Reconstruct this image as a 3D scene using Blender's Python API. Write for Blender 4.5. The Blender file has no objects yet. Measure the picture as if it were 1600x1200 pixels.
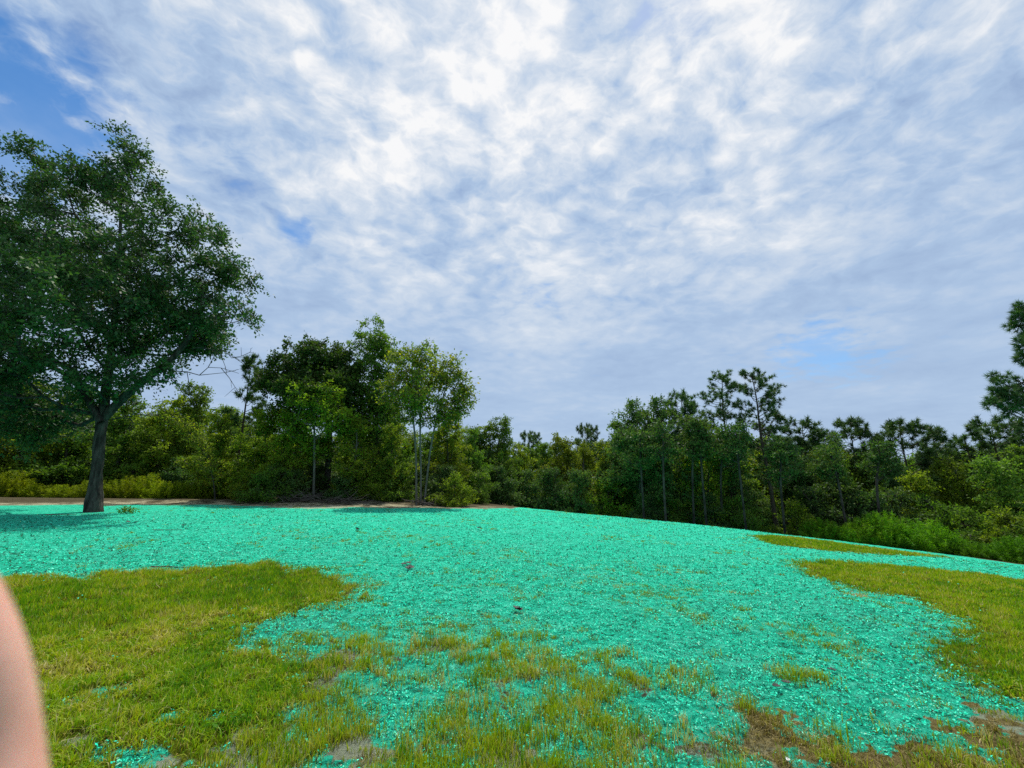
import bpy, math, random
import numpy as np
from mathutils import Vector, Matrix

SC = bpy.context.scene
COL = SC.collection
R = math.radians
rng = np.random.default_rng(7)

# ------------------------------------------------------------------ camera
FPX = 650.0            # focal length in pixels of the 1600 px wide photograph
PITCH = R(12.6)
CAMZ = 1.6
cam_d = bpy.data.cameras.new('camera')
cam = bpy.data.objects.new('camera', cam_d)
COL.objects.link(cam)
cam.location = (0, 0, CAMZ)
cam.rotation_euler = (R(90) + PITCH, 0, 0)
cam_d.sensor_width = 36
cam_d.lens = 36 * FPX / 1600
cam_d.clip_start = 0.01
cam_d.clip_end = 3000
cam_d.dof.use_dof = True
cam_d.dof.focus_distance = 12
cam_d.dof.aperture_fstop = 6
SC.camera = cam

# ------------------------------------------------------------------ light
SUN_AZ, SUN_EL = R(7), R(63)
sundir = Vector((math.sin(SUN_AZ) * math.cos(SUN_EL), math.cos(SUN_AZ) * math.cos(SUN_EL), math.sin(SUN_EL)))
sd = bpy.data.lights.new('sun', 'SUN')
sd.energy = 4.0
sd.angle = R(1.2)
sd.color = (1.0, 0.95, 0.86)
sun = bpy.data.objects.new('sun', sd)
sun.rotation_euler = sundir.to_track_quat('Z', 'Y').to_euler()
sun.location = (20, 30, 60)
COL.objects.link(sun)

SC.view_settings.view_transform = 'Standard'
SC.view_settings.look = 'None'
SC.view_settings.exposure = 0.3
SC.view_settings.gamma = 1.0
SC.view_settings.use_curve_mapping = False
SC.render.engine = 'CYCLES'
cy = SC.cycles
cy.max_bounces = 6; cy.diffuse_bounces = 3; cy.glossy_bounces = 2; cy.transmission_bounces = 4
cy.transparent_max_bounces = 4; cy.volume_bounces = 0
cy.caustics_reflective = False; cy.caustics_refractive = False
cy.use_denoising = False
cy.sample_clamp_indirect = 4

def raydir(px, py):
    x = (px - 800) / FPX; y = -(py - 600) / FPX
    ct, st = math.cos(PITCH), math.sin(PITCH)
    return np.array([x, ct - y * st, st + y * ct])

# ------------------------------------------------------------------ node helper
class NT:
    def __init__(s, tree): s.t = tree; s.n = tree.nodes; s.n.clear()
    def add(s, typ, **kw):
        n = s.n.new(typ)
        ins = kw.pop('ins', {})
        for k, v in kw.items(): setattr(n, k, v)
        for k, v in ins.items():
            if isinstance(v, bpy.types.NodeSocket): s.t.links.new(v, n.inputs[k])
            else: n.inputs[k].default_value = v
        return n
    def math(s, op, a, b=0.0, c=None, clamp=False):
        n = s.n.new('ShaderNodeMath'); n.operation = op; n.use_clamp = clamp
        for i, v in enumerate((a, b, c)):
            if v is None: continue
            if isinstance(v, bpy.types.NodeSocket): s.t.links.new(v, n.inputs[i])
            else: n.inputs[i].default_value = v
        return n.outputs[0]
    def mrange(s, v, a, b, c=0.0, d=1.0, smooth=True):
        n = s.n.new('ShaderNodeMapRange'); n.interpolation_type = 'SMOOTHSTEP' if smooth else 'LINEAR'
        s.t.links.new(v, n.inputs[0])
        for i, q in enumerate((a, b, c, d)): n.inputs[i + 1].default_value = q
        return n.outputs[0]
    def mix(s, f, a, b, typ='MIX'):
        n = s.n.new('ShaderNodeMix'); n.data_type = 'RGBA'; n.blend_type = typ
        for k, v in ((0, f), (6, a), (7, b)):
            if isinstance(v, bpy.types.NodeSocket): s.t.links.new(v, n.inputs[k])
            else: n.inputs[k].default_value = v if not isinstance(v, tuple) or len(v) == 4 else (*v, 1)
        return n.outputs[2]
    def noise(s, vec, scale, detail=3, rough=0.5, dist=0.0, out=0):
        n = s.n.new('ShaderNodeTexNoise')
        s.t.links.new(vec, n.inputs['Vector'])
        n.inputs['Scale'].default_value = scale; n.inputs['Detail'].default_value = detail
        n.inputs['Roughness'].default_value = rough; n.inputs['Distortion'].default_value = dist
        return n.outputs[out]
    def ramp(s, v, stops):
        n = s.n.new('ShaderNodeValToRGB'); e = n.color_ramp.elements
        while len(e) < len(stops): e.new(0.5)
        for q, (p, c) in zip(e, stops): q.position = p; q.color = (*c, 1)
        s.t.links.new(v, n.inputs[0]); return n.outputs[0]
    def link(s, a, b): s.t.links.new(a, b)

# ------------------------------------------------------------------ sky with broken altocumulus
world = bpy.data.worlds.new('World'); SC.world = world; world.use_nodes = True
w = NT(world.node_tree)
out = w.add('ShaderNodeOutputWorld')
tc = w.add('ShaderNodeTexCoord').outputs['Generated']
sep = w.add('ShaderNodeSeparateXYZ', ins={0: tc})
zz = w.math('ADD', w.math('MAXIMUM', sep.outputs[2], 0.0), 0.17)
u = w.math('DIVIDE', sep.outputs[0], zz); v = w.math('DIVIDE', sep.outputs[1], zz)
uv = w.add('ShaderNodeCombineXYZ', ins={0: u, 1: v, 2: 0.0}).outputs[0]
mp = w.add('ShaderNodeMapping', ins={'Vector': uv, 'Rotation': (0, 0, R(-20)), 'Scale': (1.0, 1.08, 1.0)}).outputs[0]
warp = w.noise(mp, 3.0, 4, 0.6, out=1)
wv = w.add('ShaderNodeVectorMath', operation='MULTIPLY_ADD', ins={0: warp, 1: (0.17, 0.17, 0.0), 2: mp}).outputs[0]
big = w.noise(wv, 1.1, 5, 0.55)
mid = w.noise(wv, 5.2, 9, 0.62)
vor = w.add('ShaderNodeTexVoronoi', feature='SMOOTH_F1', ins={'Vector': wv, 'Scale': 14.0, 'Smoothness': 1.0}).outputs['Distance']
cell = w.mrange(vor, 0.10, 0.80, 1.0, 0.0)
fine = w.noise(wv, 19.0, 8, 0.7)
lump = w.math('ABSOLUTE', w.math('SUBTRACT', w.math('MULTIPLY', w.noise(wv, 11.0, 5, 0.55), 2.0), 1.0))   # billowed cells
d = w.math('ADD', w.math('MULTIPLY', mid, 0.46), w.math('MULTIPLY', cell, 0.14))
d = w.math('ADD', d, w.math('ADD', w.math('MULTIPLY', fine, 0.17), 0.035))
d = w.math('ADD', d, w.math('MULTIPLY', w.math('SUBTRACT', 0.35, lump), 0.22))
d = w.math('ADD', d, w.math('MULTIPLY', w.math('SUBTRACT', big, 0.5), 0.26))
elev = sep.outputs[2]
def spot(px, py, deg, soft=0.05):
    dv = raydir(px, py); dv = dv / np.linalg.norm(dv)
    dt = w.add('ShaderNodeVectorMath', operation='DOT_PRODUCT', ins={0: tc, 1: tuple(dv)}).outputs['Value']
    return w.mrange(dt, math.cos(R(deg)), math.cos(R(deg * soft)))
hole = None
for (px, py, deg, st) in ((20, 160, 10, 0.22), (70, 190, 6, 0.07), (-220, 60, 15, 0.05), (-450, 60, 24, 0.15), (385, 270, 6, 0.11), (462, 355, 3, 0.24), (250, 215, 5, 0.10), (1050, 40, 6, 0.12),
                          (1190, 160, 9, 0.06), (820, 445, 7, 0.10), (1330, 540, 6, 0.20), (1260, 548, 5, 0.16), (1180, 560, 5, 0.10)):
    q = w.math('MULTIPLY', spot(px, py, deg), st)
    hole = q if hole is None else w.math('ADD', hole, q)
dcov = w.math('SUBTRACT', d, hole)
cover = w.mrange(dcov, 0.0, 0.38)
lowsky = w.mrange(elev, 0.22, 0.62, 1.0, 0.0)          # veil that closes towards the horizon
hblue = w.math('MULTIPLY', w.mrange(w.noise(w.add('ShaderNodeMapping', ins={'Vector': tc, 'Scale': (1.3, 1.3, 7.0)}).outputs[0], 2.3, 4, 0.5), 0.45, 0.72), 0.55)
veil = w.math('MULTIPLY', lowsky, w.math('SUBTRACT', 0.93, hblue))
cover = w.math('MAXIMUM', cover, w.math('MULTIPLY', veil, w.math('SUBTRACT', 1.0, w.math('MULTIPLY', w.math('MAXIMUM', spot(1330, 540, 6), spot(1250, 548, 5)), 0.28))))
cover = w.math('MULTIPLY', cover, 0.97)
# cloud brightness: thin bright parts, thicker lavender parts, brighter towards the hidden sun
sdot = w.add('ShaderNodeVectorMath', operation='DOT_PRODUCT', ins={0: tc, 1: tuple(sundir)}).outputs['Value']
glow = w.mrange(sdot, 0.55, 1.02)
b0 = w.math('ADD', w.math('MULTIPLY', w.math('SUBTRACT', d, 0.47), 2.3), 0.44)
contrast = w.mrange(elev, 0.16, 0.74, 0.10, 1.0)
b0 = w.math('ADD', w.math('MULTIPLY', w.math('SUBTRACT', b0, 0.42), contrast), 0.48)
soft = w.noise(mp, 1.7, 3, 0.5)
b0 = w.math('ADD', b0, w.math('MULTIPLY', w.math('SUBTRACT', soft, 0.5), w.mrange(elev, 0.1, 0.6, 0.35, 1.1)))
b0 = w.math('ADD', b0, w.math('MULTIPLY', glow, 0.30), clamp=True)
ccol = w.ramp(b0, [(0.0, (0.24, 0.345, 0.57)), (0.30, (0.345, 0.47, 0.69)), (0.50, (0.44, 0.58, 0.79)), (0.72, (0.65, 0.74, 0.86)), (1.0, (1.0, 1.0, 1.0))])
sky = w.add('ShaderNodeTexSky', sky_type='NISHITA', sun_disc=False, sun_elevation=SUN_EL, sun_rotation=SUN_AZ, air_density=1.0, dust_density=0.5, ozone_density=2.0)
skyc = w.add('ShaderNodeHueSaturation', ins={'Saturation': 1.35, 'Color': sky.outputs[0]}).outputs[0]
bg1 = w.add('ShaderNodeBackground', ins={'Color': skyc, 'Strength': 0.12})
bg2 = w.add('ShaderNodeBackground', ins={'Color': ccol, 'Strength': 0.78})
mx = w.add('ShaderNodeMixShader', ins={0: cover, 1: bg1.outputs[0], 2: bg2.outputs[0]})
w.link(mx.outputs[0], out.inputs[0])
world.cycles.sampling_method = 'MANUAL'; world.cycles.sample_map_resolution = 512

# ------------------------------------------------------------------ numpy noise and terrain
def _hash(ix, iy, seed):
    n = (ix.astype(np.int64) * 374761393 + iy.astype(np.int64) * 668265263 + seed * 1442695041) & 0xffffffff
    n = ((n ^ (n >> 13)) * 1274126177) & 0xffffffff
    return ((n ^ (n >> 16)) & 0xffffff) / float(0xffffff)
def vnoise(x, y, scale=1.0, octv=3, seed=1):
    x = np.asarray(x, float) * scale; y = np.asarray(y, float) * scale
    tot = 0; amp = 1; s = 0
    for o in range(octv):
        ix = np.floor(x); iy = np.floor(y); fx = x - ix; fy = y - iy
        fx = fx * fx * (3 - 2 * fx); fy = fy * fy * (3 - 2 * fy)
        a = _hash(ix, iy, seed + o); b = _hash(ix + 1, iy, seed + o); c = _hash(ix, iy + 1, seed + o); d_ = _hash(ix + 1, iy + 1, seed + o)
        tot = tot + amp * ((a * (1 - fx) + b * fx) * (1 - fy) + (c * (1 - fx) + d_ * fx) * fy); s += amp
        amp *= 0.5; x = x * 2.03 + 11.7; y = y * 2.03 + 5.3
    return tot / s
def sstep(x, a, b):
    t = np.clip((x - a) / (b - a), 0, 1); return t * t * (3 - 2 * t)
def terrain(x, y):
    x = np.asarray(x, float); y = np.asarray(y, float)
    sp = 2.5 * np.logaddexp(0, (x - 1) / 2.5)
    sp = 34 * np.tanh(sp / 34)
    z = -0.010 * np.clip(x, -80, 80) - 0.040 * sp - 0.0026 * sp * sp
    r = np.hypot(x, y)
    drop = 3.0 * np.logaddexp(0, (y - 27 + 0.22 * np.clip(x, 0, 30)) / 3.0)
    z = z - 0.17 * 20 * np.tanh(drop / 20) * sstep(x, -7, 7)
    z = z - 0.17 * 14 * np.tanh(drop / 14) * sstep(x, 12, 30) * 0.35
    z = z + 0.05 * (vnoise(x, y, 0.5, 3, 3) - 0.5) * sstep(r, 0, 6) + 0.035 * (vnoise(x, y, 2.3, 2, 9) - 0.5) * (1 - sstep(r, 25, 40))
    z = z + 0.16 * np.exp(-((y - 25.5 - 0.02 * x) / 1.0) ** 2) * (1 - sstep(x, -9, -3))
    return z
def ground_hit(px, py, far=60.0):
    dv = raydir(px, py); t = 0.5
    o = np.array([0, 0, CAMZ])
    ts = np.geomspace(0.8, far, 900)
    P = o + ts[:, None] * dv
    below = P[:, 2] < terrain(P[:, 0], P[:, 1])
    if not below.any(): return P[-1]
    i = int(np.argmax(below)); lo, hi = ts[max(i - 1, 0)], ts[i]
    for _ in range(18):
        m = (lo + hi) / 2; p = o + m * dv
        if p[2] < terrain(p[0], p[1]): hi = m
        else: lo = m
    return o + hi * dv
def poly_world(pts): return np.array([ground_hit(*p)[:2] for p in pts])
def sdf(P, poly):      # signed distance, positive inside
    x, y = P[:, 0], P[:, 1]
    best = np.full(len(x), 1e9); ins = np.zeros(len(x), bool)
    n = len(poly)
    for i in range(n):
        ax, ay = poly[i]; bx, by = poly[(i + 1) % n]
        ex, ey = bx - ax, by - ay
        t = np.clip(((x - ax) * ex + (y - ay) * ey) / (ex * ex + ey * ey + 1e-12), 0, 1)
        best = np.minimum(best, (x - ax - t * ex) ** 2 + (y - ay - t * ey) ** 2)
        c = ((ay > y) != (by > y)) & (x < (bx - ax) * (y - ay) / (by - ay + 1e-12) + ax)
        ins ^= c
    return np.where(ins, 1, -1) * np.sqrt(best)

edge_px = [(-500, 789), (0, 789), (200, 788), (400, 789), (560, 791), (700, 794), (800, 794), (870, 798), (950, 804), (1050, 812), (1200, 825), (1300, 841), (1400, 856), (1500, 869), (1600, 882), (1750, 906)]
EW = poly_world(edge_px)
def field_edge(x): return np.interp(x, EW[:, 0], EW[:, 1])
LAWN_L = poly_world([(-900, 925), (-300, 910), (0, 905), (60, 899), (120, 906), (160, 894), (230, 892), (300, 889), (420, 882), (500, 890), (545, 912), (550, 938), (500, 950), (430, 962), (370, 985), (395, 1005), (445, 1015), (462, 1060), (455, 1100), (410, 1130), (330, 1145), (300, 1199), (250, 1400), (-700, 1600)])
LAWN_R = poly_world([(1238, 882), (1290, 876), (1360, 882), (1450, 888), (1530, 897), (1600, 908), (1800, 935), (2300, 1000), (2500, 1300), (1750, 1180), (1600, 1112), (1550, 1085), (1500, 1045), (1468, 1015), (1530, 990), (1490, 965), (1420, 935), (1380, 930), (1320, 918), (1270, 898)])
STRIP = poly_world([(1172, 838), (1200, 836), (1290, 846), (1380, 858), (1490, 872), (1400, 869), (1290, 861), (1200, 850)])
MIXED = poly_world([(470, 905), (580, 930), (640, 955), (720, 962), (800, 985), (870, 1000), (940, 1035), (1050, 1065), (1150, 1090), (1240, 1120), (1330, 1135), (1400, 1120), (1480, 1112), (1540, 1100), (1700, 1150), (2200, 1500), (800, 2500), (200, 1500), (380, 1170), (440, 1110), (455, 1010), (530, 945)])
BARE = [(1590, 1135, .5, .6), (380, 1180, .32, .5), (95, 1165, .22, .6), (1200, 1165, .25, .2), (1000, 1160, .2, .3), (560, 1165, .2, .35), (250, 1195, .2, .5), (760, 1180, .25, .5), (1340, 930, .5, .35), (1380, 938, .5, .35), (325, 1058, .15, .6), (650, 905, .6, .15), (480, 792, 2, .5)]
SPARSE = [(1050, 930, 0.9, 0.75), (1075, 955, 0.8, 0.65), (1280, 1000, 0.7, 0.85), (1250, 985, 0.6, 0.6), (1310, 1030, 0.5, 0.5), (460, 850, 1.2, 0.6), (640, 841, 1.6, 0.55), (600, 838, 1.6, 0.4), (685, 848, 1.4, 0.4), (525, 838, 1.2, .3), (1120, 925, 0.7, 0.35), (930, 905, .6, .3), (1470, 1000, 0.6, 0.55), (1390, 945, .7, .6), (1340, 925, .7, .5), (560, 915, 1.0, .5), (1430, 975, .7, .4), (1180, 845, 2.0, .4)]
BAREW = [(*ground_hit(a, b)[:2], r_, s_) for a, b, r_, s_ in BARE]
SPARW = [(*ground_hit(a, b)[:2], r_, s_) for a, b, r_, s_ in SPARSE]
TREE = ground_hit(146, 800)
def masks(x, y):
    """mulch, lawn, tufts (sparse grass), sand/bare, dry"""
    P = np.stack([x, y], 1)
    r = np.hypot(x, y)
    n1 = vnoise(x, y, 1.1, 4, 21) - 0.5; n2 = vnoise(x, y, 4.5, 3, 33) - 0.5
    n3 = vnoise(x, y, 16.0, 2, 35) - 0.5
    wob = n1 * 0.55 + n2 * 0.85 + n3 * 0.75
    sl = sdf(P, LAWN_L) + wob * 0.8; sr = sdf(P, LAWN_R) + wob * 0.7; st = sdf(P, STRIP) + wob * 0.5
    sm = sdf(P, MIXED) + wob * 1.3
    lawn = np.maximum.reduce([sstep(sl, -0.35, 0.40), sstep(sr, -0.40, 0.50), sstep(st, -0.15, 0.45)])
    holes = sstep(vnoise(x, y, 3.1, 3, 120) + 0.10 * n3, 0.60, 0.72) * (0.35 + 0.65 * sstep(r, 6.5, 3.5)) + sstep(n2, 0.2, 0.3) * 0.3
    lawn = lawn * (1 - 0.85 * np.clip(holes, 0, 1))
    mixed = sstep(sm, -0.25, 0.35)
    # the mixed ground thins the mulch towards the camera
    mul = 1 - 0.0 * mixed
    thin = mixed * np.clip(0.50 + 1.3 * (n1 + 0.5 * n2) * 2, 0, 1)
    dry = sstep(x, 0.6, 2.4) * mixed * sstep(vnoise(x, y, 0.9, 3, 51) + 0.25 * sstep(x, 0.8, 3), 0.47, 0.66)
    blotch = sstep(vnoise(x, y, 0.55, 3, 93), 0.50, 0.72) * 0.28 + sstep(vnoise(x, y, 2.2, 3, 94), 0.55, 0.75) * 0.22
    mul = mul - thin * 0.62 - dry * 0.9 - blotch
    bare = np.zeros_like(x)
    for bx, by, br, bs in BAREW: bare = np.maximum(bare, bs * 1.5 * sstep(br * 1.3 - np.hypot(x - bx, (y - by) * 1.6) + wob * 0.6, 0, br * 0.8))
    mul = mul * (1 - lawn) + 0.30 * sstep(n2, 0.12, 0.25) * sstep(sl, 1.6, 0) * 0 - 0 - bare * 0.9 * (1 - lawn)
    tuft = mixed * (0.72 + 1.4 * n1) * (1 - lawn)
    for bx, by, br, bs in SPARW:
        g = bs * sstep(br * 1.1 - np.hypot(x - bx, (y - by) * 1.2) + wob * 1.0, -0.1, br * 0.9)
        tuft = np.maximum(tuft, g * (1 - lawn)); mul = mul - g * 0.35
    tuft = np.maximum(tuft, 0.34 * sstep(vnoise(x, y, 0.7, 3, 130), 0.48, 0.66) * (1 - lawn)); tuft = np.maximum(tuft, 0.25 * sstep(sl, -1.2, 0) * (1 - lawn)); tuft = np.maximum(tuft, 0.3 * sstep(sr, -1.2, 0) * (1 - lawn))
    ed = field_edge(x) + 1.0 * (vnoise(x, y, 0.45, 3, 77) - 0.5)
    inside = sstep(ed - y, -0.25, 0.9)
    thinfar = (0.40 + 0.25 * np.exp(-((x - 0.5) / 4.5) ** 2)) * sstep(y, field_edge(x) - 4, field_edge(x) - .3) 
    mul = np.clip(mul - thinfar, 0, 1) * inside * (1 - sstep(np.abs(x), 45, 50)) * sstep(y, -20, -16)
    wild = 1 - sstep(ed - y, -2.5, -1.0)                # forest floor beyond the sandy lip
    return mul, lawn * inside, np.clip(tuft, 0, 1) * inside, np.clip(bare, 0, 1), np.clip(dry, 0, 1), 1 - wild, inside

# ------------------------------------------------------------------ mesh helpers
def mesh_np(name, V, F, mat=None, attrs=None, smooth=False):
    """V (n,3); F (m,k) equal-size faces or list of such arrays"""
    me = bpy.data.meshes.new(name)
    Fs = F if isinstance(F, list) else [F]
    Fs = [f for f in Fs if len(f)]
    V = np.asarray(V, np.float32)
    me.vertices.add(len(V)); me.vertices.foreach_set('co', V.ravel())
    li = np.concatenate([f.ravel() for f in Fs]).astype(np.int32)
    cnt = np.concatenate([np.full(len(f), f.shape[1], np.int32) for f in Fs])
    me.loops.add(len(li)); me.loops.foreach_set('vertex_index', li)
    me.polygons.add(len(cnt))
    me.polygons.foreach_set('loop_start', np.concatenate([[0], np.cumsum(cnt)[:-1]]).astype(np.int32))
    me.polygons.foreach_set('loop_total', cnt)
    if smooth: me.polygons.foreach_set('use_smooth', np.ones(len(cnt), bool))
    for k, a in (attrs or {}).items():
        at = me.attributes.new(k, 'FLOAT', 'POINT'); at.data.foreach_set('value', np.asarray(a, np.float32))
    me.update(calc_edges=True); me.validate()
    if mat: me.materials.append(mat)
    return me
def link(name, me, parent=None, loc=None, label=None, cat=None, group=None, kind=None):
    o = bpy.data.objects.new(name, me); COL.objects.link(o)
    if parent is not None: o.parent = parent
    if loc is not None: o.location = loc
    if label: o['label'] = label
    if cat: o['category'] = cat
    if group: o['group'] = group
    if kind: o['kind'] = kind
    return o
def frusta(P0, P1, R0, R1, n=5):
    P0 = np.asarray(P0, float); P1 = np.asarray(P1, float); R0 = np.asarray(R0, float); R1 = np.asarray(R1, float)
    D = P1 - P0; L = np.linalg.norm(D, axis=1, keepdims=True) + 1e-9; D = D / L
    A = np.where(np.abs(D[:, 2:3]) > 0.9, np.array([[1.0, 0, 0]]), np.array([[0, 0, 1.0]]))
    U = np.cross(D, A); U /= np.linalg.norm(U, axis=1, keepdims=True) + 1e-9; W = np.cross(D, U)
    an = np.arange(n) * 2 * np.pi / n
    ring = U[:, None] * np.cos(an)[None, :, None] + W[:, None] * np.sin(an)[None, :, None]
    a = P0[:, None] + ring * R0[:, None, None]; b = P1[:, None] + D[:, None] * (R1[:, None, None] * 0.3) + ring * R1[:, None, None]
    V = np.concatenate([a, b], 1).reshape(-1, 3)
    base = (np.arange(len(P0)) * 2 * n)[:, None, None]; k = np.arange(n); k2 = (k + 1) % n
    f = np.stack([k, k2, k2 + n, k + n], 1)[None]
    return V, (base + f).reshape(-1, 4)
def tube(pts, rad, n=12, lump=0.0, seed=0):
    pts = np.asarray(pts, float); m = len(pts)
    T = np.gradient(pts, axis=0); T /= np.linalg.norm(T, axis=1, keepdims=True)
    U = np.cross(T, np.array([0, 1.0, 0.05])); U /= np.linalg.norm(U, axis=1, keepdims=True); W = np.cross(T, U)
    an = np.arange(n) * 2 * np.pi / n
    rr = np.asarray(rad)[:, None] * (1 + lump * (vnoise(np.tile(an * 2, (m, 1)), np.tile(np.arange(m)[:, None] * 0.35, (1, n)), 1.0, 3, seed) - 0.5) * 2)
    V = pts[:, None] + rr[..., None] * (U[:, None] * np.cos(an)[None, :, None] + W[:, None] * np.sin(an)[None, :, None])
    i = np.arange(m - 1)[:, None] * n; k = np.arange(n)[None]; k2 = (k + 1) % n
    F = np.stack([i + k, i + k2, i + k2 + n, i + k + n], -1).reshape(-1, 4)
    return V.reshape(-1, 3), F
def resample(pts, n):
    pts = np.asarray(pts, float); dd = np.concatenate([[0], np.cumsum(np.linalg.norm(np.diff(pts, axis=0), axis=1))])
    t = np.linspace(0, dd[-1], n)
    p = np.stack([np.interp(t, dd, pts[:, i]) for i in range(pts.shape[1])], 1)
    for _ in range(2): p[1:-1] = (p[:-2] + 2 * p[1:-1] + p[2:]) / 4
    return p
def unit(v): return v / (np.linalg.norm(v, axis=-1, keepdims=True) + 1e-9)
def leaf_quads(C, D, size, g, width=0.55):
    """one pointed leaf blade at each C, pointing along D"""
    n = len(C); D = unit(D); Nn = unit(g.normal(size=(n, 3)) + np.array([0, 0, 0.7]))
    S = unit(np.cross(D, Nn)); L = (size * g.uniform(0.6, 1.35, n))[:, None]
    V = np.stack([C, C + D * L * 0.45 + S * L * width * 0.5, C + D * L, C + D * L * 0.45 - S * L * width * 0.5], 1).reshape(-1, 3)
    return V, np.arange(4 * n).reshape(-1, 4)

# ------------------------------------------------------------------ materials
def new_mat(name):
    m = bpy.data.materials.new(name); m.use_nodes = True
    t = NT(m.node_tree); o = t.add('ShaderNodeOutputMaterial'); return m, t, o
def leaf_mat(name, cols, trans=0.35, gloss=0.16, tr_tint=(1.25, 1.35, 0.45), rough=0.58):
    m, t, o = new_mat(name)
    a = t.add('ShaderNodeAttribute', attribute_name='tint').outputs['Fac']
    c = t.ramp(a, [(i / (len(cols) - 1), q) for i, q in enumerate(cols)])
    oi = t.add('ShaderNodeObjectInfo').outputs['Random']
    hsv = t.add('ShaderNodeHueSaturation', ins={'Hue': t.mrange(oi, 0, 1, 0.485, 0.512, False), 'Value': t.mrange(t.math('FRACT', t.math('MULTIPLY', oi, 7.3)), 0, 1, 0.78, 1.22, False), 'Color': c}).outputs[0]
    p = t.add('ShaderNodeBsdfPrincipled', ins={'Base Color': hsv, 'Roughness': rough, 'Specular IOR Level': gloss})
    tcol = t.mix(1.0, hsv, tr_tint, 'MULTIPLY')
    tl = t.add('ShaderNodeBsdfTranslucent', ins={'Color': tcol})
    mx = t.add('ShaderNodeMixShader', ins={0: trans, 1: p.outputs[0], 2: tl.outputs[0]})
    t.link(mx.outputs[0], o.inputs[0]); return m
def bark_mat(name, c1, c2, scale=9.0):
    m, t, o = new_mat(name)
    co = t.add('ShaderNodeTexCoord').outputs['Object']
    mpn = t.add('ShaderNodeMapping', ins={'Vector': co, 'Scale': (1, 1, 0.22)}).outputs[0]
    n = t.noise(mpn, scale, 6, 0.65); n2 = t.noise(co, 1.3, 3, 0.5)
    c = t.mix(t.mrange(n, 0.35, 0.68), c1, c2)
    c = t.mix(t.math('MULTIPLY', n2, 0.5), c, tuple(q * 0.6 for q in c2))
    vor = t.add('ShaderNodeTexVoronoi', ins={'Vector': mpn, 'Scale': scale * 2}).outputs['Distance']
    bp = t.add('ShaderNodeBump', ins={'Strength': 0.9, 'Distance': 0.05, 'Height': t.math('ADD', n, t.math('MULTIPLY', vor, 0.5))})
    p = t.add('ShaderNodeBsdfPrincipled', ins={'Base Color': c, 'Roughness': 0.95, 'Specular IOR Level': 0.1, 'Normal': bp.outputs[0]})
    t.link(p.outputs[0], o.inputs[0]); return m
M = {}
M['leaf_oak'] = leaf_mat('oak_leaves', [(0.021, 0.0508, 0.0186), (0.0383, 0.0843, 0.0231), (0.061, 0.1234, 0.0255), (0.1044, 0.167, 0.0255)], 0.35, 0.35)
M['leaf_mid'] = leaf_mat('green_leaves', [(0.0504, 0.1135, 0.0252), (0.0958, 0.1891, 0.0252), (0.1562, 0.2645, 0.0302), (0.2395, 0.3403, 0.0379)], 0.45)
M['leaf_olive'] = leaf_mat('olive_leaves', [(0.0758, 0.1265, 0.0151), (0.1391, 0.2072, 0.0151), (0.2148, 0.2908, 0.0202), (0.316, 0.3413, 0.0304)], 0.48)
M['leaf_grove'] = leaf_mat('grove_oak_leaves', [(0.0242, 0.0633, 0.018), (0.0418, 0.0978, 0.022), (0.0682, 0.138, 0.024), (0.121, 0.184, 0.028)], 0.4)
M['leaf_yellow'] = leaf_mat('yellow_green_leaves', [(0.0531, 0.1063, 0.0152), (0.1214, 0.1822, 0.0182), (0.2277, 0.2732, 0.0243), (0.425, 0.334, 0.0455)], 0.5)
M['leaf_dark'] = leaf_mat('dark_leaves', [(0.0365, 0.0794, 0.0265), (0.0656, 0.1277, 0.034), (0.1021, 0.1758, 0.0378), (0.1642, 0.2268, 0.0416)], 0.35)
M['needle'] = leaf_mat('pine_needles', [(0.024, 0.0652, 0.0295), (0.0479, 0.1074, 0.0349), (0.0815, 0.1534, 0.0376), (0.1438, 0.2012, 0.0403)], 0.3, 0.3, rough=0.5)
M['needle_pale'] = leaf_mat('pale_pine_needles', [(0.025, 0.065, 0.030), (0.040, 0.10, 0.035), (0.060, 0.13, 0.035), (0.085, 0.15, 0.04)], 0.22, 0.3)
M['fennel'] = leaf_mat('feathery_weeds', [(0.0437, 0.1354, 0.0078), (0.0765, 0.2067, 0.0078), (0.1203, 0.2709, 0.0116), (0.1968, 0.3136, 0.0194)], 0.5)
M['weed_y'] = leaf_mat('yellow_weeds', [(0.1001, 0.1547, 0.0073), (0.1638, 0.2275, 0.0073), (0.2366, 0.3003, 0.0109), (0.3458, 0.364, 0.0182)], 0.5)
M['bark'] = bark_mat('grey_brown_bark', (0.030, 0.026, 0.022), (0.115, 0.10, 0.085))
M['bark_dark'] = bark_mat('dark_oak_bark', (0.010, 0.009, 0.008), (0.095, 0.085, 0.072), 7)
M['bark_pale'] = bark_mat('pale_bark', (0.08, 0.076, 0.062), (0.19, 0.18, 0.15), 14)
M['bark_pine'] = bark_mat('pine_bark', (0.035, 0.024, 0.018), (0.115, 0.085, 0.065), 11)
M['twig'] = bark_mat('dead_twigs', (0.06, 0.05, 0.042), (0.16, 0.14, 0.12), 12)

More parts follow.
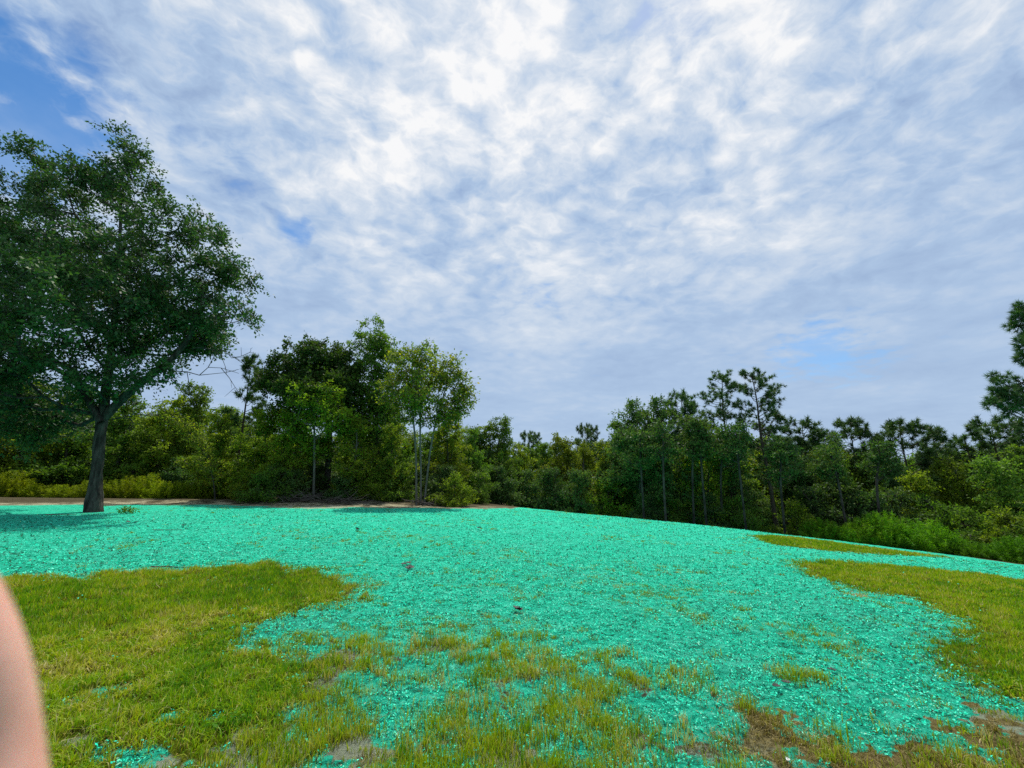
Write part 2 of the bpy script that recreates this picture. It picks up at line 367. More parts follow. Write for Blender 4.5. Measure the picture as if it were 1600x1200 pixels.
def grass_mat(name, cols, trans=0.4):
    m, t, o = new_mat(name)
    a = t.add('ShaderNodeAttribute', attribute_name='tint').outputs['Fac']
    h = t.add('ShaderNodeAttribute', attribute_name='hgt').outputs['Fac']
    c = t.ramp(a, [(i / (len(cols) - 1), q) for i, q in enumerate(cols)])
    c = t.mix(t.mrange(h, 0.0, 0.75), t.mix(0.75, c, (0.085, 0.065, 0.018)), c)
    p = t.add('ShaderNodeBsdfPrincipled', ins={'Base Color': c, 'Roughness': 0.5, 'Specular IOR Level': 0.25})
    tl = t.add('ShaderNodeBsdfTranslucent', ins={'Color': t.mix(1.0, c, (1.3, 1.3, 0.4), 'MULTIPLY')})
    mx = t.add('ShaderNodeMixShader', ins={0: trans, 1: p.outputs[0], 2: tl.outputs[0]})
    t.link(mx.outputs[0], o.inputs[0]); return m
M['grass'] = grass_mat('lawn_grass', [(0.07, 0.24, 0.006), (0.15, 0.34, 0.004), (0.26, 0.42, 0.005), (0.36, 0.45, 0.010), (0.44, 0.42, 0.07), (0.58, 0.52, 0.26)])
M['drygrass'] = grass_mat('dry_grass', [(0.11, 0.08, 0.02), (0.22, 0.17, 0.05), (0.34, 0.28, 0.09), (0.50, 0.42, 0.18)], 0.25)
m, t, o = new_mat('mulch_fibre')
a = t.add('ShaderNodeAttribute', attribute_name='tint').outputs['Fac']
c = t.ramp(a, [(0.0, (0.035, 0.035, 0.022)), (0.08, (0.02, 0.12, 0.07)), (0.24, (0.010, 0.45, 0.27)), (0.5, (0.02, 0.65, 0.395)), (0.8, (0.11, 0.80, 0.53)), (0.95, (0.22, 0.78, 0.55)), (1.0, (0.36, 0.38, 0.25))])
t.link(t.add('ShaderNodeBsdfPrincipled', ins={'Base Color': c, 'Roughness': 1.0, 'Specular IOR Level': 0.0}).outputs[0], o.inputs[0])
M['mulch'] = m

# ground material, driven by masks stored on the ground's vertices
m, t, o = new_mat('ground_soil_mulch')
co = t.add('ShaderNodeTexCoord').outputs['Object']
at = {k: t.add('ShaderNodeAttribute', attribute_name=k).outputs['Fac'] for k in ('mulch', 'lawn', 'tuft', 'bare', 'dry', 'wild', 'inside')}
nf = t.noise(co, 26, 5, 0.7, 0.6); nm = t.noise(co, 5.5, 4, 0.6); nl = t.noise(co, 0.7, 4, 0.55); nvf = t.noise(co, 70, 3, 0.7); nms = t.noise(t.add('ShaderNodeMapping', ins={'Vector': co, 'Scale': (0.8, 1.3, 1.0)}).outputs[0], 7.0, 9, 0.88)
sand = t.mix(nm, (0.28, 0.32, 0.22), (0.47, 0.52, 0.37))
soil = t.mix(t.mrange(nf, 0.35, 0.65), (0.085, 0.085, 0.055), sand)
soil = t.mix(t.mrange(t.math('ADD', at['bare'], t.math('MULTIPLY', t.math('SUBTRACT', nms, 0.5), 1.2)), 0.2, 0.6), soil, t.mix(t.mrange(nf, 0.25, 0.5), (0.16, 0.19, 0.11), sand))
dryc = t.mix(t.mrange(nf, 0.3, 0.7), (0.10, 0.08, 0.025), (0.36, 0.29, 0.12))
soil = t.mix(t.mrange(t.math('ADD', at['dry'], t.math('MULTIPLY', t.math('SUBTRACT', nms, 0.5), 1.6)), 0.25, 0.75), soil, dryc)
lawnc = t.mix(t.mrange(nf, 0.3, 0.7), (0.06, 0.09, 0.006), (0.17, 0.22, 0.012))
lawnc = t.mix(t.mrange(nl, 0.4, 0.65), lawnc, t.mix(nm, (0.11, 0.15, 0.008), (0.24, 0.25, 0.02)))
mulc = t.ramp(t.math('ADD', t.math('MULTIPLY', nms, 0.75), t.math('MULTIPLY', nf, 0.25)), [(0.385, (0.05, 0.06, 0.035)), (0.435, (0.016, 0.22, 0.125)), (0.495, (0.018, 0.62, 0.38)), (0.61, (0.15, 0.82, 0.57))])
mulc = t.mix(t.math('MULTIPLY', t.mrange(nl, 0.45, 0.7), 0.25), mulc, (0.10, 0.44, 0.33))
# coverage breaks up where the mulch thins
cov = t.math('ADD', t.math('MULTIPLY', at['mulch'], 1.25), t.math('SUBTRACT', t.math('MULTIPLY', nf, 0.9), t.math('ADD', 0.62, t.math('MULTIPLY', nm, 0.22))))
cov = t.mrange(cov, -0.06, 0.08)
col = t.mix(cov, soil, mulc)
col = t.mix(t.mrange(t.math('ADD', at['lawn'], t.math('MULTIPLY', t.math('SUBTRACT', nf, 0.5), 0.8)), 0.35, 0.65), col, lawnc)
# sandy lip and forest floor
sandlip = t.mix(t.mrange(nf, 0.3, 0.7), (0.30, 0.27, 0.16), (0.55, 0.51, 0.36))
litter = t.mix(t.mrange(nf, 0.35, 0.7), (0.03, 0.024, 0.014), (0.12, 0.085, 0.045))
outc = t.mix(at['wild'], litter, sandlip)
sx = t.add('ShaderNodeSeparateXYZ', ins={0: co}).outputs[0]
lipmask = t.math('MULTIPLY', at['wild'], t.mrange(t.math('ADD', sx, t.math('MULTIPLY', t.math('SUBTRACT', nl, 0.5), 14.0)), -10, 2, 1.0, 0.25))
lipmask = t.math('MULTIPLY', lipmask, t.mrange(t.noise(co, 1.6, 5, 0.7), 0.42, 0.56))
outc = t.mix(lipmask, t.mix(nm, litter, (0.13, 0.115, 0.07)), sandlip)
col = t.mix(at['inside'], outc, col)
hgt = t.math('ADD', t.math('ADD', t.math('MULTIPLY', nf, 0.8), t.math('MULTIPLY', nms, 1.6)), t.math('MULTIPLY', nvf, 0.45))
bp = t.add('ShaderNodeBump', ins={'Strength': 1.0, 'Distance': 0.05, 'Height': hgt})
p = t.add('ShaderNodeBsdfPrincipled', ins={'Base Color': col, 'Roughness': 1.0, 'Specular IOR Level': 0.03, 'Normal': bp.outputs[0]})
t.link(p.outputs[0], o.inputs[0]); M['ground'] = m

# ------------------------------------------------------------------ ground sheet
ang = np.concatenate([np.linspace(R(-68), R(68), 620), np.linspace(R(68), R(292), 76)[1:-1]])
rad = np.concatenate([np.geomspace(0.5, 55, 360), np.geomspace(55, 1200, 26)[1:]])
na, nr = len(ang), len(rad)
AA, RR = np.meshgrid(ang, rad)
gx = (np.sin(AA) * RR).ravel(); gy = (np.cos(AA) * RR).ravel()
gx = np.append(gx, 0); gy = np.append(gy, 0)
gz = terrain(gx, gy)
mk = masks(gx, gy)
gz = gz + np.where(mk[6] > 0.5, 0.018, 0.004) * (vnoise(gx, gy, 9.0, 2, 5) - 0.5) * 2 * (1 - sstep(np.hypot(gx, gy), 12, 25))
i = np.arange(nr - 1)[:, None] * na; k = np.arange(na)[None]; k2 = (k + 1) % na
F4 = np.stack([i + k, i + na + k, i + na + k2, i + k2], -1).reshape(-1, 4)
F3 = np.stack([np.full(na, nr * na), np.arange(na), (np.arange(na) + 1) % na], 1)
me = mesh_np('ground', np.stack([gx, gy, gz], 1), [F4, F3], M['ground'], dict(zip(('mulch', 'lawn', 'tuft', 'bare', 'dry', 'wild', 'inside'), mk)), True)
link('ground', me, kind='structure')

# ------------------------------------------------------------------ grass and mulch on the ground
def scatter(n, r0, r1, power, a0=-62, a1=62, seed=1):
    g = np.random.default_rng(seed); uu = g.uniform(size=n)
    q = 2 - power                         # density per m2 ~ r^-power
    r = (r0 ** q + uu * (r1 ** q - r0 ** q)) ** (1 / q) if abs(q) > 1e-6 else r0 * (r1 / r0) ** uu
    a = g.uniform(R(a0), R(a1), n)
    return np.sin(a) * r, np.cos(a) * r, g
def blades(x, y, h, wd, g, tint, lean=0.45, seg=2):
    n = len(x); z = terrain(x, y) - 0.005
    th = g.uniform(0, 2 * np.pi, n); ph = g.uniform(0, 2 * np.pi, n)
    L = g.normal(0, lean, n) * h
    bx = np.cos(th) * wd / 2; by = np.sin(th) * wd / 2
    dx = np.cos(ph) * L; dy = np.sin(ph) * L
    b0 = np.stack([x - bx, y - by, z], 1); b1 = np.stack([x + bx, y + by, z], 1)
    tip = np.stack([x + dx, y + dy, z + h * np.clip(1 - 0.35 * (L / h) ** 2, 0.35, 1)], 1)
    if seg == 1:
        V = np.stack([b0, b1, tip], 1).reshape(-1, 3); F = np.arange(3 * n).reshape(-1, 3)
        return V, [F], np.repeat(tint, 3), np.tile([0, 0, 1.0], n)
    m0 = np.stack([x - bx * .8 + dx * .3, y - by * .8 + dy * .3, z + h * .55], 1); m1 = np.stack([x + bx * .8 + dx * .3, y + by * .8 + dy * .3, z + h * .55], 1)
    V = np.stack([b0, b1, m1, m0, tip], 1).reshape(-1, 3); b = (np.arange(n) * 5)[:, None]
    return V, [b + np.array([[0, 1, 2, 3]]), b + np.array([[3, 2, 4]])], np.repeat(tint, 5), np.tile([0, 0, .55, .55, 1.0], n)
def build_blades(name, parts, mat, label):
    Vs, F4s, F3s, T, H = [], [], [], [], []; off = 0
    for V, Fl, tt, hh in parts:
        for f in Fl: (F4s if f.shape[1] == 4 else F3s).append(f + off)
        off += len(V); Vs.append(V); T.append(tt); H.append(hh)
    F = []
    if F4s: F.append(np.concatenate(F4s))
    if F3s: F.append(np.concatenate(F3s))
    me = mesh_np(name, np.concatenate(Vs), F, mat, {'tint': np.concatenate(T), 'hgt': np.concatenate(H)})
    return link(name, me, label=label, cat='grass', kind='stuff')

def lawn_set(sel, n, r0, r1, power, seed, a0, a1, h0, h1):
    x, y, g = scatter(n, r0, r1, power, a0, a1, seed)
    mk = masks(x, y); ok = sel(x, y) & (g.uniform(size=n) < mk[1] * (1 - 0.85 * mk[3]) * (0.30 + 1.0 * sstep(vnoise(x, y, 7.0, 3, 8), 0.3, 0.6)))
    x, y = x[ok], y[ok]; r = np.hypot(x, y); n = len(x)
    pn = vnoise(x, y, 0.8, 3, 14); pf = vnoise(x, y, 5.0, 3, 15)
    tint = np.clip(0.02 + (pn - 0.5) * 0.9 + (pf - 0.5) * 0.5 + (vnoise(x, y, 11.0, 2, 17) - 0.5) * 0.7 + g.normal(0.30, 0.13, n) + (g.uniform(size=n) < 0.12) * 0.5, 0, 1)
    pc = vnoise(x, y, 13.0, 2, 16); h = g.uniform(h0, h1, n) * (0.30 + 0.8 * pf + 0.7 * pc) * (0.45 + 0.55 * masks(x, y)[1]); wd = np.maximum(0.006, r * 0.0015) * g.uniform(0.7, 1.5, n)
    near = r < 6.5
    return [blades(x[near], y[near], h[near], wd[near], g, tint[near], 0.75, 2), blades(x[~near], y[~near], h[~near], wd[~near], g, tint[~near], 0.7, 1)]
build_blades('lawn_grass', lawn_set(lambda x, y: x < 0, 520000, 2.0, 13, 1.25, 11, -66, -8, 0.03, 0.10), M['grass'], 'long lime green lawn grass on the left side of the mulch')
build_blades('meadow_grass', lawn_set(lambda x, y: (x > 0), 420000, 3.5, 26, 1.0, 12, 26, 66, 0.05, 0.09), M['grass'], 'even lime green grass tongue entering the mulch from the right edge')

build_blades('thatch', [p_ for p_ in lawn_set(lambda x, y: x < 0, 150000, 2.0, 11, 1.35, 13, -66, -8, 0.015, 0.05)], M['drygrass'], 'dry straw coloured thatch lying between the blades of the left lawn')
def tuft_set(n, seed, kind):
    x, y, g = scatter(n, 2.2, 30, 1.5, -45, 62, seed)
    mk = masks(x, y)
    prob = mk[4] * 0.9 + mk[2] * .05 if kind == 'dry' else mk[2] * (1 - 0.45 * mk[4])
    cl = sstep(vnoise(x, y, 2.9, 4, 61 if kind == 'dry' else 62), 0.43, 0.60)
    ok = (g.uniform(size=n) < prob * (0.16 + 0.84 * cl))
    x, y = x[ok], y[ok]; n = len(x); r = np.hypot(x, y)
    k = (g.integers(14, 40, n) * np.clip(7 / r, 0.25, 1)).astype(int) + 3
    X = np.repeat(x, k); Y = np.repeat(y, k); rr = np.repeat(r, k); N = len(X)
    sp = np.repeat(g.uniform(0.02, 0.075, n), k)
    X = X + g.normal(0, 1, N) * sp; Y = Y + g.normal(0, 1, N) * sp
    hh = np.repeat(g.uniform(0.03, 0.10, n) * (0.55 + 0.6 * (r < 5)), k) * g.uniform(0.5, 1.2, N)
    tt = np.repeat(np.clip(g.normal(0.50, 0.24, n), 0, 1), k) + g.normal(0, 0.1, N)
    if kind == 'dry':
        hh *= 0.6
        tt = tt + 0.1
    wd = np.maximum(0.0045, rr * 0.0012) * g.uniform(0.7, 1.3, N)
    near = rr < 5
    ln = 0.9 if kind == 'dry' else 0.4
    return [blades(X[near], Y[near], hh[near], wd[near], g, np.clip(tt[near], 0, 1), ln, 2), blades(X[~near], Y[~near], hh[~near], wd[~near], g, np.clip(tt[~near], 0, 1), ln, 1)]
build_blades('grass_tufts', tuft_set(37000, 21, 'green'), M['grass'], 'sparse green grass tufts poking through the turquoise mulch')
build_blades('dry_grass', tuft_set(34000, 22, 'dry'), M['drygrass'], 'matted brown dead grass in the right foreground')

def mulch_flakes(n, seed):
    x, y, g = scatter(n, 2.2, 24, 1.45, -60, 62, seed)
    mk = masks(x, y); r = np.hypot(x, y)
    ok = (g.uniform(size=n) < sstep(mk[0] - 0.45 * (vnoise(x, y, 8, 2, 71) - 0.3), 0.05, 0.75) * (1 - 0.6 * sstep(r, 7, 16))) & (vnoise(x, y, 22, 2, 90) > 0.42)
    x, y, r = x[ok], y[ok], r[ok]; n = len(x)
    s = g.uniform(0.003, 0.0085, n) * np.clip((r / 5.0) ** 0.7, 0.8, 2.6); asp = g.uniform(1.0, 2.8, n)
    th = g.uniform(0, 2 * np.pi, n); tx = g.normal(0, 0.45, n); ty = g.normal(0, 0.45, n)
    U = unit(np.stack([np.cos(th), np.sin(th), tx], 1)) * (s * asp)[:, None]; W = unit(np.stack([-np.sin(th), np.cos(th), ty], 1)) * s[:, None]
    C = np.stack([x, y, terrain(x, y) + g.uniform(0.004, 0.026, n)], 1)
    j = g.uniform(0.55, 1.15, (n, 4, 1))
    V = np.stack([C - U * j[:, 0], C - W * j[:, 1], C + U * j[:, 2], C + W * j[:, 3]], 1).reshape(-1, 3)
    tt = np.clip(g.normal(0.52, 0.22, n) + (vnoise(x, y, 1.2, 3, 44) - .5) * .3, 0, 0.97) + (g.uniform(size=n) < 0.006) * 0.5 - (g.uniform(size=n) < 0.20 + 0.010 * np.clip(r, 0, 20)) * 0.6
    me = mesh_np('green_mulch', V, np.arange(4 * n).reshape(-1, 4), M['mulch'], {'tint': np.repeat(np.clip(tt, 0, 1), 4)})
    return link('green_mulch', me, label='turquoise dyed hydroseeding mulch flakes sprayed over the field', cat='mulch', kind='stuff')
mulch_flakes(520000, 31)

# ------------------------------------------------------------------ trees
def grow(trunk, clumps, r_trunk, g, twig=0.014, step=0.7, up=0.25, expn=2.25):
    """trunk polyline + clump centres -> nodes, parents, radii"""
    trunk = resample(trunk, max(6, int(len(trunk) * 2)))
    pos = [p for p in trunk]; par = [-1] + list(range(len(trunk) - 1)); plen = list(np.concatenate([[0], np.cumsum(np.linalg.norm(np.diff(trunk, axis=0), axis=1))]))
    nt = len(trunk); first = max(1, int(nt * 0.3))
    order = np.argsort(np.min(np.linalg.norm(clumps[:, None] - trunk[None, first:], axis=2), axis=1))
    ends = []
    for ci in order:
        c = clumps[ci]; P = np.array(pos); dd = np.linalg.norm(P - c, axis=1)
        cost = dd * (1 + 0.9 * np.clip((P[:, 2] - c[2] + 0.1 * dd) / (dd + 1e-6), 0, 1)) + 0.25 * np.array(plen)
        cost[:first] += 50
        j = int(np.argmin(cost)); L = dd[j]; k = max(1, int(L / step)); p0 = P[j]; prev = j
        bend = g.normal(0, 0.10 * L, 3); bend[2] = -up * L * 0.35
        for q in range(1, k + 1):
            s = q / k; pt = p0 + (c - p0) * s + bend * math.sin(math.pi * s) + (g.normal(0, 0.05, 3) if q < k else 0)
            pos.append(pt); par.append(prev); plen.append(plen[prev] + np.linalg.norm(pt - pos[prev])); prev = len(pos) - 1
        ends.append(prev)
    pos = np.array(pos); rad = np.zeros(len(pos))
    acc = np.zeros(len(pos)); acc[ends] += twig ** expn
    for i in range(len(pos) - 1, 0, -1): acc[par[i]] += max(acc[i], twig ** expn * 0.3)
    rad = np.maximum(acc, twig ** expn * 0.5) ** (1 / expn)
    sc = r_trunk / rad[:first + 1].mean()
    rad = rad * np.where(rad > 0.02, sc, 1) if sc < 1 else rad * (1 + (sc - 1) * np.clip(rad / rad[0], 0, 1))
    return pos, np.array(par), rad, nt
def spray_leaves(clumps, g, ntw, tl, per, size, flat=0.6, outc=None):
    n = len(clumps); C = np.repeat(clumps, ntw, 0); N = len(C)
    D = g.normal(size=(N, 3)); D[:, 2] = D[:, 2] * flat + 0.25
    if outc is not None: D = unit(D) + 0.8 * unit(C - outc)
    D = unit(D); L = tl * g.uniform(0.45, 1.25, N)
    T1 = C + D * L[:, None]
    P = np.repeat(C, per, 0); DD = np.repeat(D, per, 0); LL = np.repeat(L, per); s = g.uniform(0.15, 1.05, len(P))
    Q = P + DD * (LL * s)[:, None] + g.normal(0, 0.10 * tl + 0.02, (len(P), 3)); Q[:, 2] -= 0.15 * tl * s * s
    ld = DD + g.normal(0, 0.8, (len(P), 3)); ld[:, 2] -= 0.25
    V, F = leaf_quads(Q, ld, size, g)
    cl = np.repeat(np.repeat(g.normal(0, 0.10, n), ntw), per)
    tint = np.clip(g.normal(0.42, 0.17, len(P)) + cl, 0, 1)
    return V, F, np.repeat(tint, 4), C, T1
def lobes_to_clumps(lobes, n, g, shell=0.55, volp=0.8):
    L = np.array([l[:6] for l in lobes], float); vol = L[:, 3] * L[:, 4] * L[:, 5]; vol = vol ** volp / (vol ** volp).sum()
    idx = g.choice(len(L), n, p=vol); dv = unit(g.normal(size=(n, 3))); rr = g.uniform(shell ** 3, 1, n) ** (1 / 3)
    return L[idx, :3] + dv * rr[:, None] * L[idx, 3:]
def assemble(name, base, trunk, clumps, r_trunk, g, lm, bm, ntw=6, tl=0.6, per=10, size=0.13, twig=0.014, flare=1.6, sides=14, extra=None, outc=None, lump=0.12, flat=0.6, **tags):
    """everything in coordinates relative to base; returns the Empty"""
    root = link(name, None, loc=base, **tags)
    pos, par, rad, nt = grow(trunk, clumps, r_trunk, g, twig)
    rt = np.maximum(rad[:nt], 0.02)
    h = np.linalg.norm(pos[:nt] - pos[0], axis=1)
    rt = rt * (1 + (flare - 1) * np.exp(-h / (r_trunk * 1.5)))
    tp = pos[:nt].copy()
    if nt > 3:
        dense = resample(np.column_stack([tp, rt]), nt * 4)
        V, F = tube(dense[:, :3], dense[:, 3], sides, lump, 5)
    if sides > 20: V = V * np.array([1, 1, 1.0]) + np.stack([(vnoise(V[:, 0] * 9 + V[:, 1] * 9, V[:, 2] * 1.5, 1.5, 3, 60 + q) - .5) * .07 for q in range(2)] + [np.zeros(len(V))], 1)
    link('trunk', mesh_np('trunk', V, F, bm, smooth=True), root)
    i = np.arange(nt, len(pos)); pi = par[i]
    r1 = rad[i]; r0 = np.minimum(rad[pi], r1 * 1.35)
    V, F = frusta(pos[pi], pos[i], r0, r1, 6)
    Vl, Fl, tint, C, T1 = spray_leaves(clumps, g, ntw, tl, per, size, flat, outc)
    V2, F2 = frusta(C, T1, np.full(len(C), twig * 0.6), np.full(len(C), twig * 0.25), 3)
    Vb = np.concatenate([V, V2]); Fb = np.concatenate([F, F2 + len(V)])
    if extra is not None:
        Vb = np.concatenate([Vb, extra[0]]); Fb = np.concatenate([Fb, extra[1] + len(V) + len(V2)])
    link('limbs', mesh_np('limbs', Vb, Fb, bm, smooth=True), root, kind='stuff')
    link('crown', mesh_np('crown', Vl, Fl, lm, {'tint': tint}), root, kind='stuff')
    return root
def copy_tree(o, loc, rz, sc, **tags):
    c = o.copy(); COL.objects.link(c); c.location = loc; c.rotation_euler = (0, 0, rz); c.scale = sc
    for k in ('label', 'category', 'group'):
        if k in c: del c[k]
    for k, v_ in tags.items():
        if v_: c[{'cat': 'category'}.get(k, k)] = v_
    for ch in list(o.children):
        d_ = ch.copy(); COL.objects.link(d_); d_.parent = c
    return c
def at_px(px, py, Y):
    dv = raydir(px, py); s = Y / dv[1]; return np.array([dv[0] * s, Y, CAMZ + dv[2] * s])
def px_lobes(lobes, Y, base, depth=1.0):
    """lobes given as (px,py,rx,ry,dy): centre in the photograph, radii in px, offset in metres along the view"""
    res = []
    for px, py, rx, ry, dy in lobes:
        c = at_px(px, py, Y + dy); dcam = c[1] * math.cos(PITCH) + (c[2] - CAMZ) * math.sin(PITCH); k_ = dcam / FPX
        res.append((*(c - base), rx * k_ * 0.95, rx * k_ * depth, ry * k_))
    return res

# --- the big oak on the left
g = np.random.default_rng(101)
base = np.array([TREE[0], TREE[1], terrain(TREE[0], TREE[1]) - 0.05]); TY = base[1]
lob = px_lobes([(178, 228, 26, 34, 0), (150, 262, 40, 34, 0), (205, 262, 30, 36, 0), (205, 300, 44, 50, 0), (150, 300, 38, 40, .5), (232, 345, 30, 48, -1), (48, 250, 26, 38, 1), (78, 310, 44, 42, 1), (15, 320, 34, 50, 1), (100, 375, 75, 48, 0), (300, 350, 36, 40, 0.5), (330, 400, 42, 36, 0), (300, 440, 52, 40, 0), (365, 430, 36, 34, 0), (378, 485, 36, 36, -0.5), (330, 500, 40, 26, 0),
                (170, 450, 130, 70, -1), (30, 430, 110, 80, 0.5), (-80, 400, 90, 110, 0), (-60, 540, 110, 70, 0), (60, 530, 120, 60, -2), (240, 520, 110, 45, 1), (100, 600, 110, 38, -1), (-10, 640, 110, 55, 0), (60, 650, 60, 40, 1), (-70, 600, 90, 80, -2), (320, 530, 45, 28, 1.5), (215, 580, 60, 22, -1), (130, 430, 90, 60, 3.5), (110, 470, 100, 70, -3.5), (-110, 300, 60, 60, 1)], TY, base, 0.95)
cl = lobes_to_clumps(lob + px_lobes([(250, 470, 60, 40, 0), (215, 530, 60, 30, 0), (290, 510, 50, 25, .5), (200, 420, 60, 60, 1)], TY, base), 860, g, 0.35, 0.6)
cl = cl[cl[:, 2] > 2.9]
T = [at_px(px, py, TY) - base for px, py in ((146, 800), (150, 740), (156, 680), (163, 630), (172, 560), (182, 480), (186, 400), (190, 300))]
T[0][2] = 0.0
# bare dead twigs on the right side
ex_p0, ex_p1, ex_r0, ex_r1 = [], [], [], []
def bare(p0, p1, r_, n, g, depth=0):
    pts = [np.array(p0, float)]
    for s in np.linspace(0, 1, n)[1:]: pts.append(np.array(p0) + (np.array(p1) - np.array(p0)) * s + g.normal(0, 0.04 * np.linalg.norm(np.array(p1) - np.array(p0)), 3))
    for q in range(len(pts) - 1):
        ex_p0.append(pts[q]); ex_p1.append(pts[q + 1]); f0 = 1 - q / len(pts); ex_r0.append(r_ * f0 + .004); ex_r1.append(r_ * (f0 - 1 / len(pts)) + .004)
        if depth < 2 and q > 0 and g.uniform() < 0.75:
            dv = pts[q + 1] - pts[q]; L = np.linalg.norm(np.array(p1) - np.array(p0)) * 0.4
            nd = unit(dv / np.linalg.norm(dv) + g.normal(0, 0.6, 3)) * L
            bare(pts[q], pts[q] + nd, r_ * 0.5, 4, g, depth + 1)
for a, b in (((255, 585), (375, 578)), ((200, 600), (200, 540)), ((300, 545), (385, 560)), ((260, 590), (330, 610)), ((180, 640), (60, 700)), ((175, 655), (250, 640)), ((165, 640), (70, 590))):
    bare(at_px(*a, TY) - base, at_px(*b, TY - 0.5) - base, 0.022, 7, g)
limb = resample([at_px(px, py, TY) - base for px, py in ((160, 655), (185, 628), (215, 600), (255, 575), (290, 540), (310, 500), (318, 450))], 14)
ex_p0 += list(limb[:-1]); ex_p1 += list(limb[1:]); lr = np.linspace(0.19, 0.05, 14); ex_r0 += list(lr[:-1]); ex_r1 += list(lr[1:])
limb = resample([at_px(px, py, TY - .3) - base for px, py in ((157, 660), (130, 610), (100, 580), (50, 560), (-20, 540))], 14)
ex_p0 += list(limb[:-1]); ex_p1 += list(limb[1:]); lr = np.linspace(0.14, 0.04, 14); ex_r0 += list(lr[:-1]); ex_r1 += list(lr[1:])
EX = frusta(ex_p0, ex_p1, ex_r0, ex_r1, 8)
assemble('oak_tree', base, T, cl, 0.21, g, M['leaf_oak'], M['bark_dark'], ntw=8, tl=0.78, per=22, size=0.15, twig=0.014, flare=1.6, flat=0.75, sides=24, extra=EX, lump=0.22,
         label='large dark oak standing alone on the mulch at the left with a thick trunk', cat='tree')

def custom_tree(name, basepx, Y, trunk_px, lobes, ncl, rt, lm, bm, seed, label, cat='tree', **kw):
    g = np.random.default_rng(seed)
    b = at_px(basepx, 760, Y); b[2] = terrain(b[0], b[1]) - 0.1
    T = [np.zeros(3)] + [at_px(px, py, Y) - b for px, py in trunk_px]
    lob = px_lobes(lobes, Y, b)
    cl = lobes_to_clumps(lob, ncl, g, 0.3)
    return assemble(name, b, T, cl, rt, g, lm, bm, label=label, cat=cat, **kw)
# round dark oak of the left grove
custom_tree('oak_tree', 512, 28, [(513, 720), (515, 660), (512, 610), (505, 560)],
            [(445, 585, 38, 30, 0), (490, 562, 50, 28, 0), (535, 575, 42, 30, 1), (430, 600, 22, 22, 0), (500, 610, 60, 30, -1), (545, 620, 40, 45, 1), (480, 640, 40, 30, 1)], 320, 0.20, M['leaf_grove'], M['bark'], 201,
            'round dense dark oak whose crown tops the grove left of the tallest sparse tree', ntw=8, tl=0.7, per=18, size=0.19)
custom_tree('tall_tree', 590, 29, [(590, 700), (588, 640), (586, 580), (584, 520)],
            [(583, 522, 22, 24, 0), (572, 545, 24, 24, .3), (596, 540, 20, 24, -.3), (600, 565, 30, 30, 0), (572, 590, 25, 35, 0), (600, 620, 40, 30, 0), (560, 520, 10, 8, 0), (590, 670, 50, 40, 0), (560, 650, 40, 40, 1)], 260, 0.12, M['leaf_mid'], M['bark'], 202,
            'tallest sparse tree of the left grove with a narrow pointed crown', ntw=7, tl=0.65, per=12, size=0.19)
# three pale stems with thin yellowing crowns
for nm, bx, tp, lb, sd_, lab in (
        ('pale_stemmed_tree', 652, [(651, 720), (647, 660), (640, 610), (632, 560)], [(635, 565, 28, 26, 0), (625, 610, 32, 28, 0), (650, 640, 28, 26, 0)], 211, 'leftmost of three pale slender stems at the mulch edge, yellow green crown'),
        ('pale_stemmed_tree', 659, [(658, 720), (655, 660), (660, 600), (660, 550)], [(660, 555, 20, 22, 0), (672, 590, 30, 28, 1), (655, 610, 24, 30, -1)], 212, 'middle of three pale slender stems at the mulch edge, tallest of them'),
        ('pale_stemmed_tree', 664, [(672, 700), (682, 650), (695, 610), (706, 580)], [(705, 580, 22, 28, 0), (720, 620, 20, 30, 0), (695, 640, 24, 26, 0), (724, 600, 10, 18, 0)], 213, 'rightmost of three pale stems, leaning right with yellow tinted leaves')):
    custom_tree(nm, bx, 24.6, tp, lb, 90, 0.055, M['leaf_yellow'], M['bark_pale'], sd_, lab, ntw=6, tl=0.6, per=9, size=0.17, flare=1.3, sides=8)
custom_tree('thin_tree', 492, 25.5, [(492, 700), (491, 660), (490, 620)], [(495, 625, 40, 22, 0), (470, 660, 28, 26, 0), (520, 660, 30, 26, 0), (500, 700, 26, 20, 1)], 120, 0.07, M['leaf_olive'], M['bark_pale'], 221,
            'thin straight pale trunk before the round dark oak, olive green leaves', ntw=7, tl=0.6, per=15, size=0.17, flare=1.2, sides=8)
for q, (px, lean, top, Y_, lab) in enumerate(((1003, -3, 690, 29.5, 'slender dark trunk under the broad rounded crown of the right grove'), (1036, 0, 680, 28.2, 'palest slender trunk at the front of the right grove'),
        (1079, 6, 668, 29.0, 'slender dark trunk left of the two tallest pines'), (1098, -5, 675, 28.6, 'slightly leaning slender trunk in front of the left tallest pine'), (1122, 9, 690, 30.4, 'thin dark trunk between the two tallest pines'), (1158, -8, 680, 28.3, 'leaning slender trunk just left of the right tallest pine'), (1216, 5, 712, 28.0, 'slender trunk just right of the right tallest pine'), (1312, -14, 705, 27.6, 'thin trunk leaning left behind the feathery bushes'), (1362, 14, 710, 27.8, 'thin trunk leaning right behind the feathery bushes'))):
    custom_tree('slender_tree', px, Y_, [(px + lean * .3, 740), (px + lean * .7, (top + 740) / 2), (px + lean, top)], [(px + lean, top - 4, 20, 18, 0), (px + lean * 1.5, top + 24, 26, 16, .4)], 34, 0.07, M['leaf_dark'], M['bark'] if px == 1036 else M['bark_dark'], 240 + q, lab, ntw=6, tl=0.6, per=14, size=0.17, flare=1.2, sides=8, group='slender trunks at the front of the right woods')
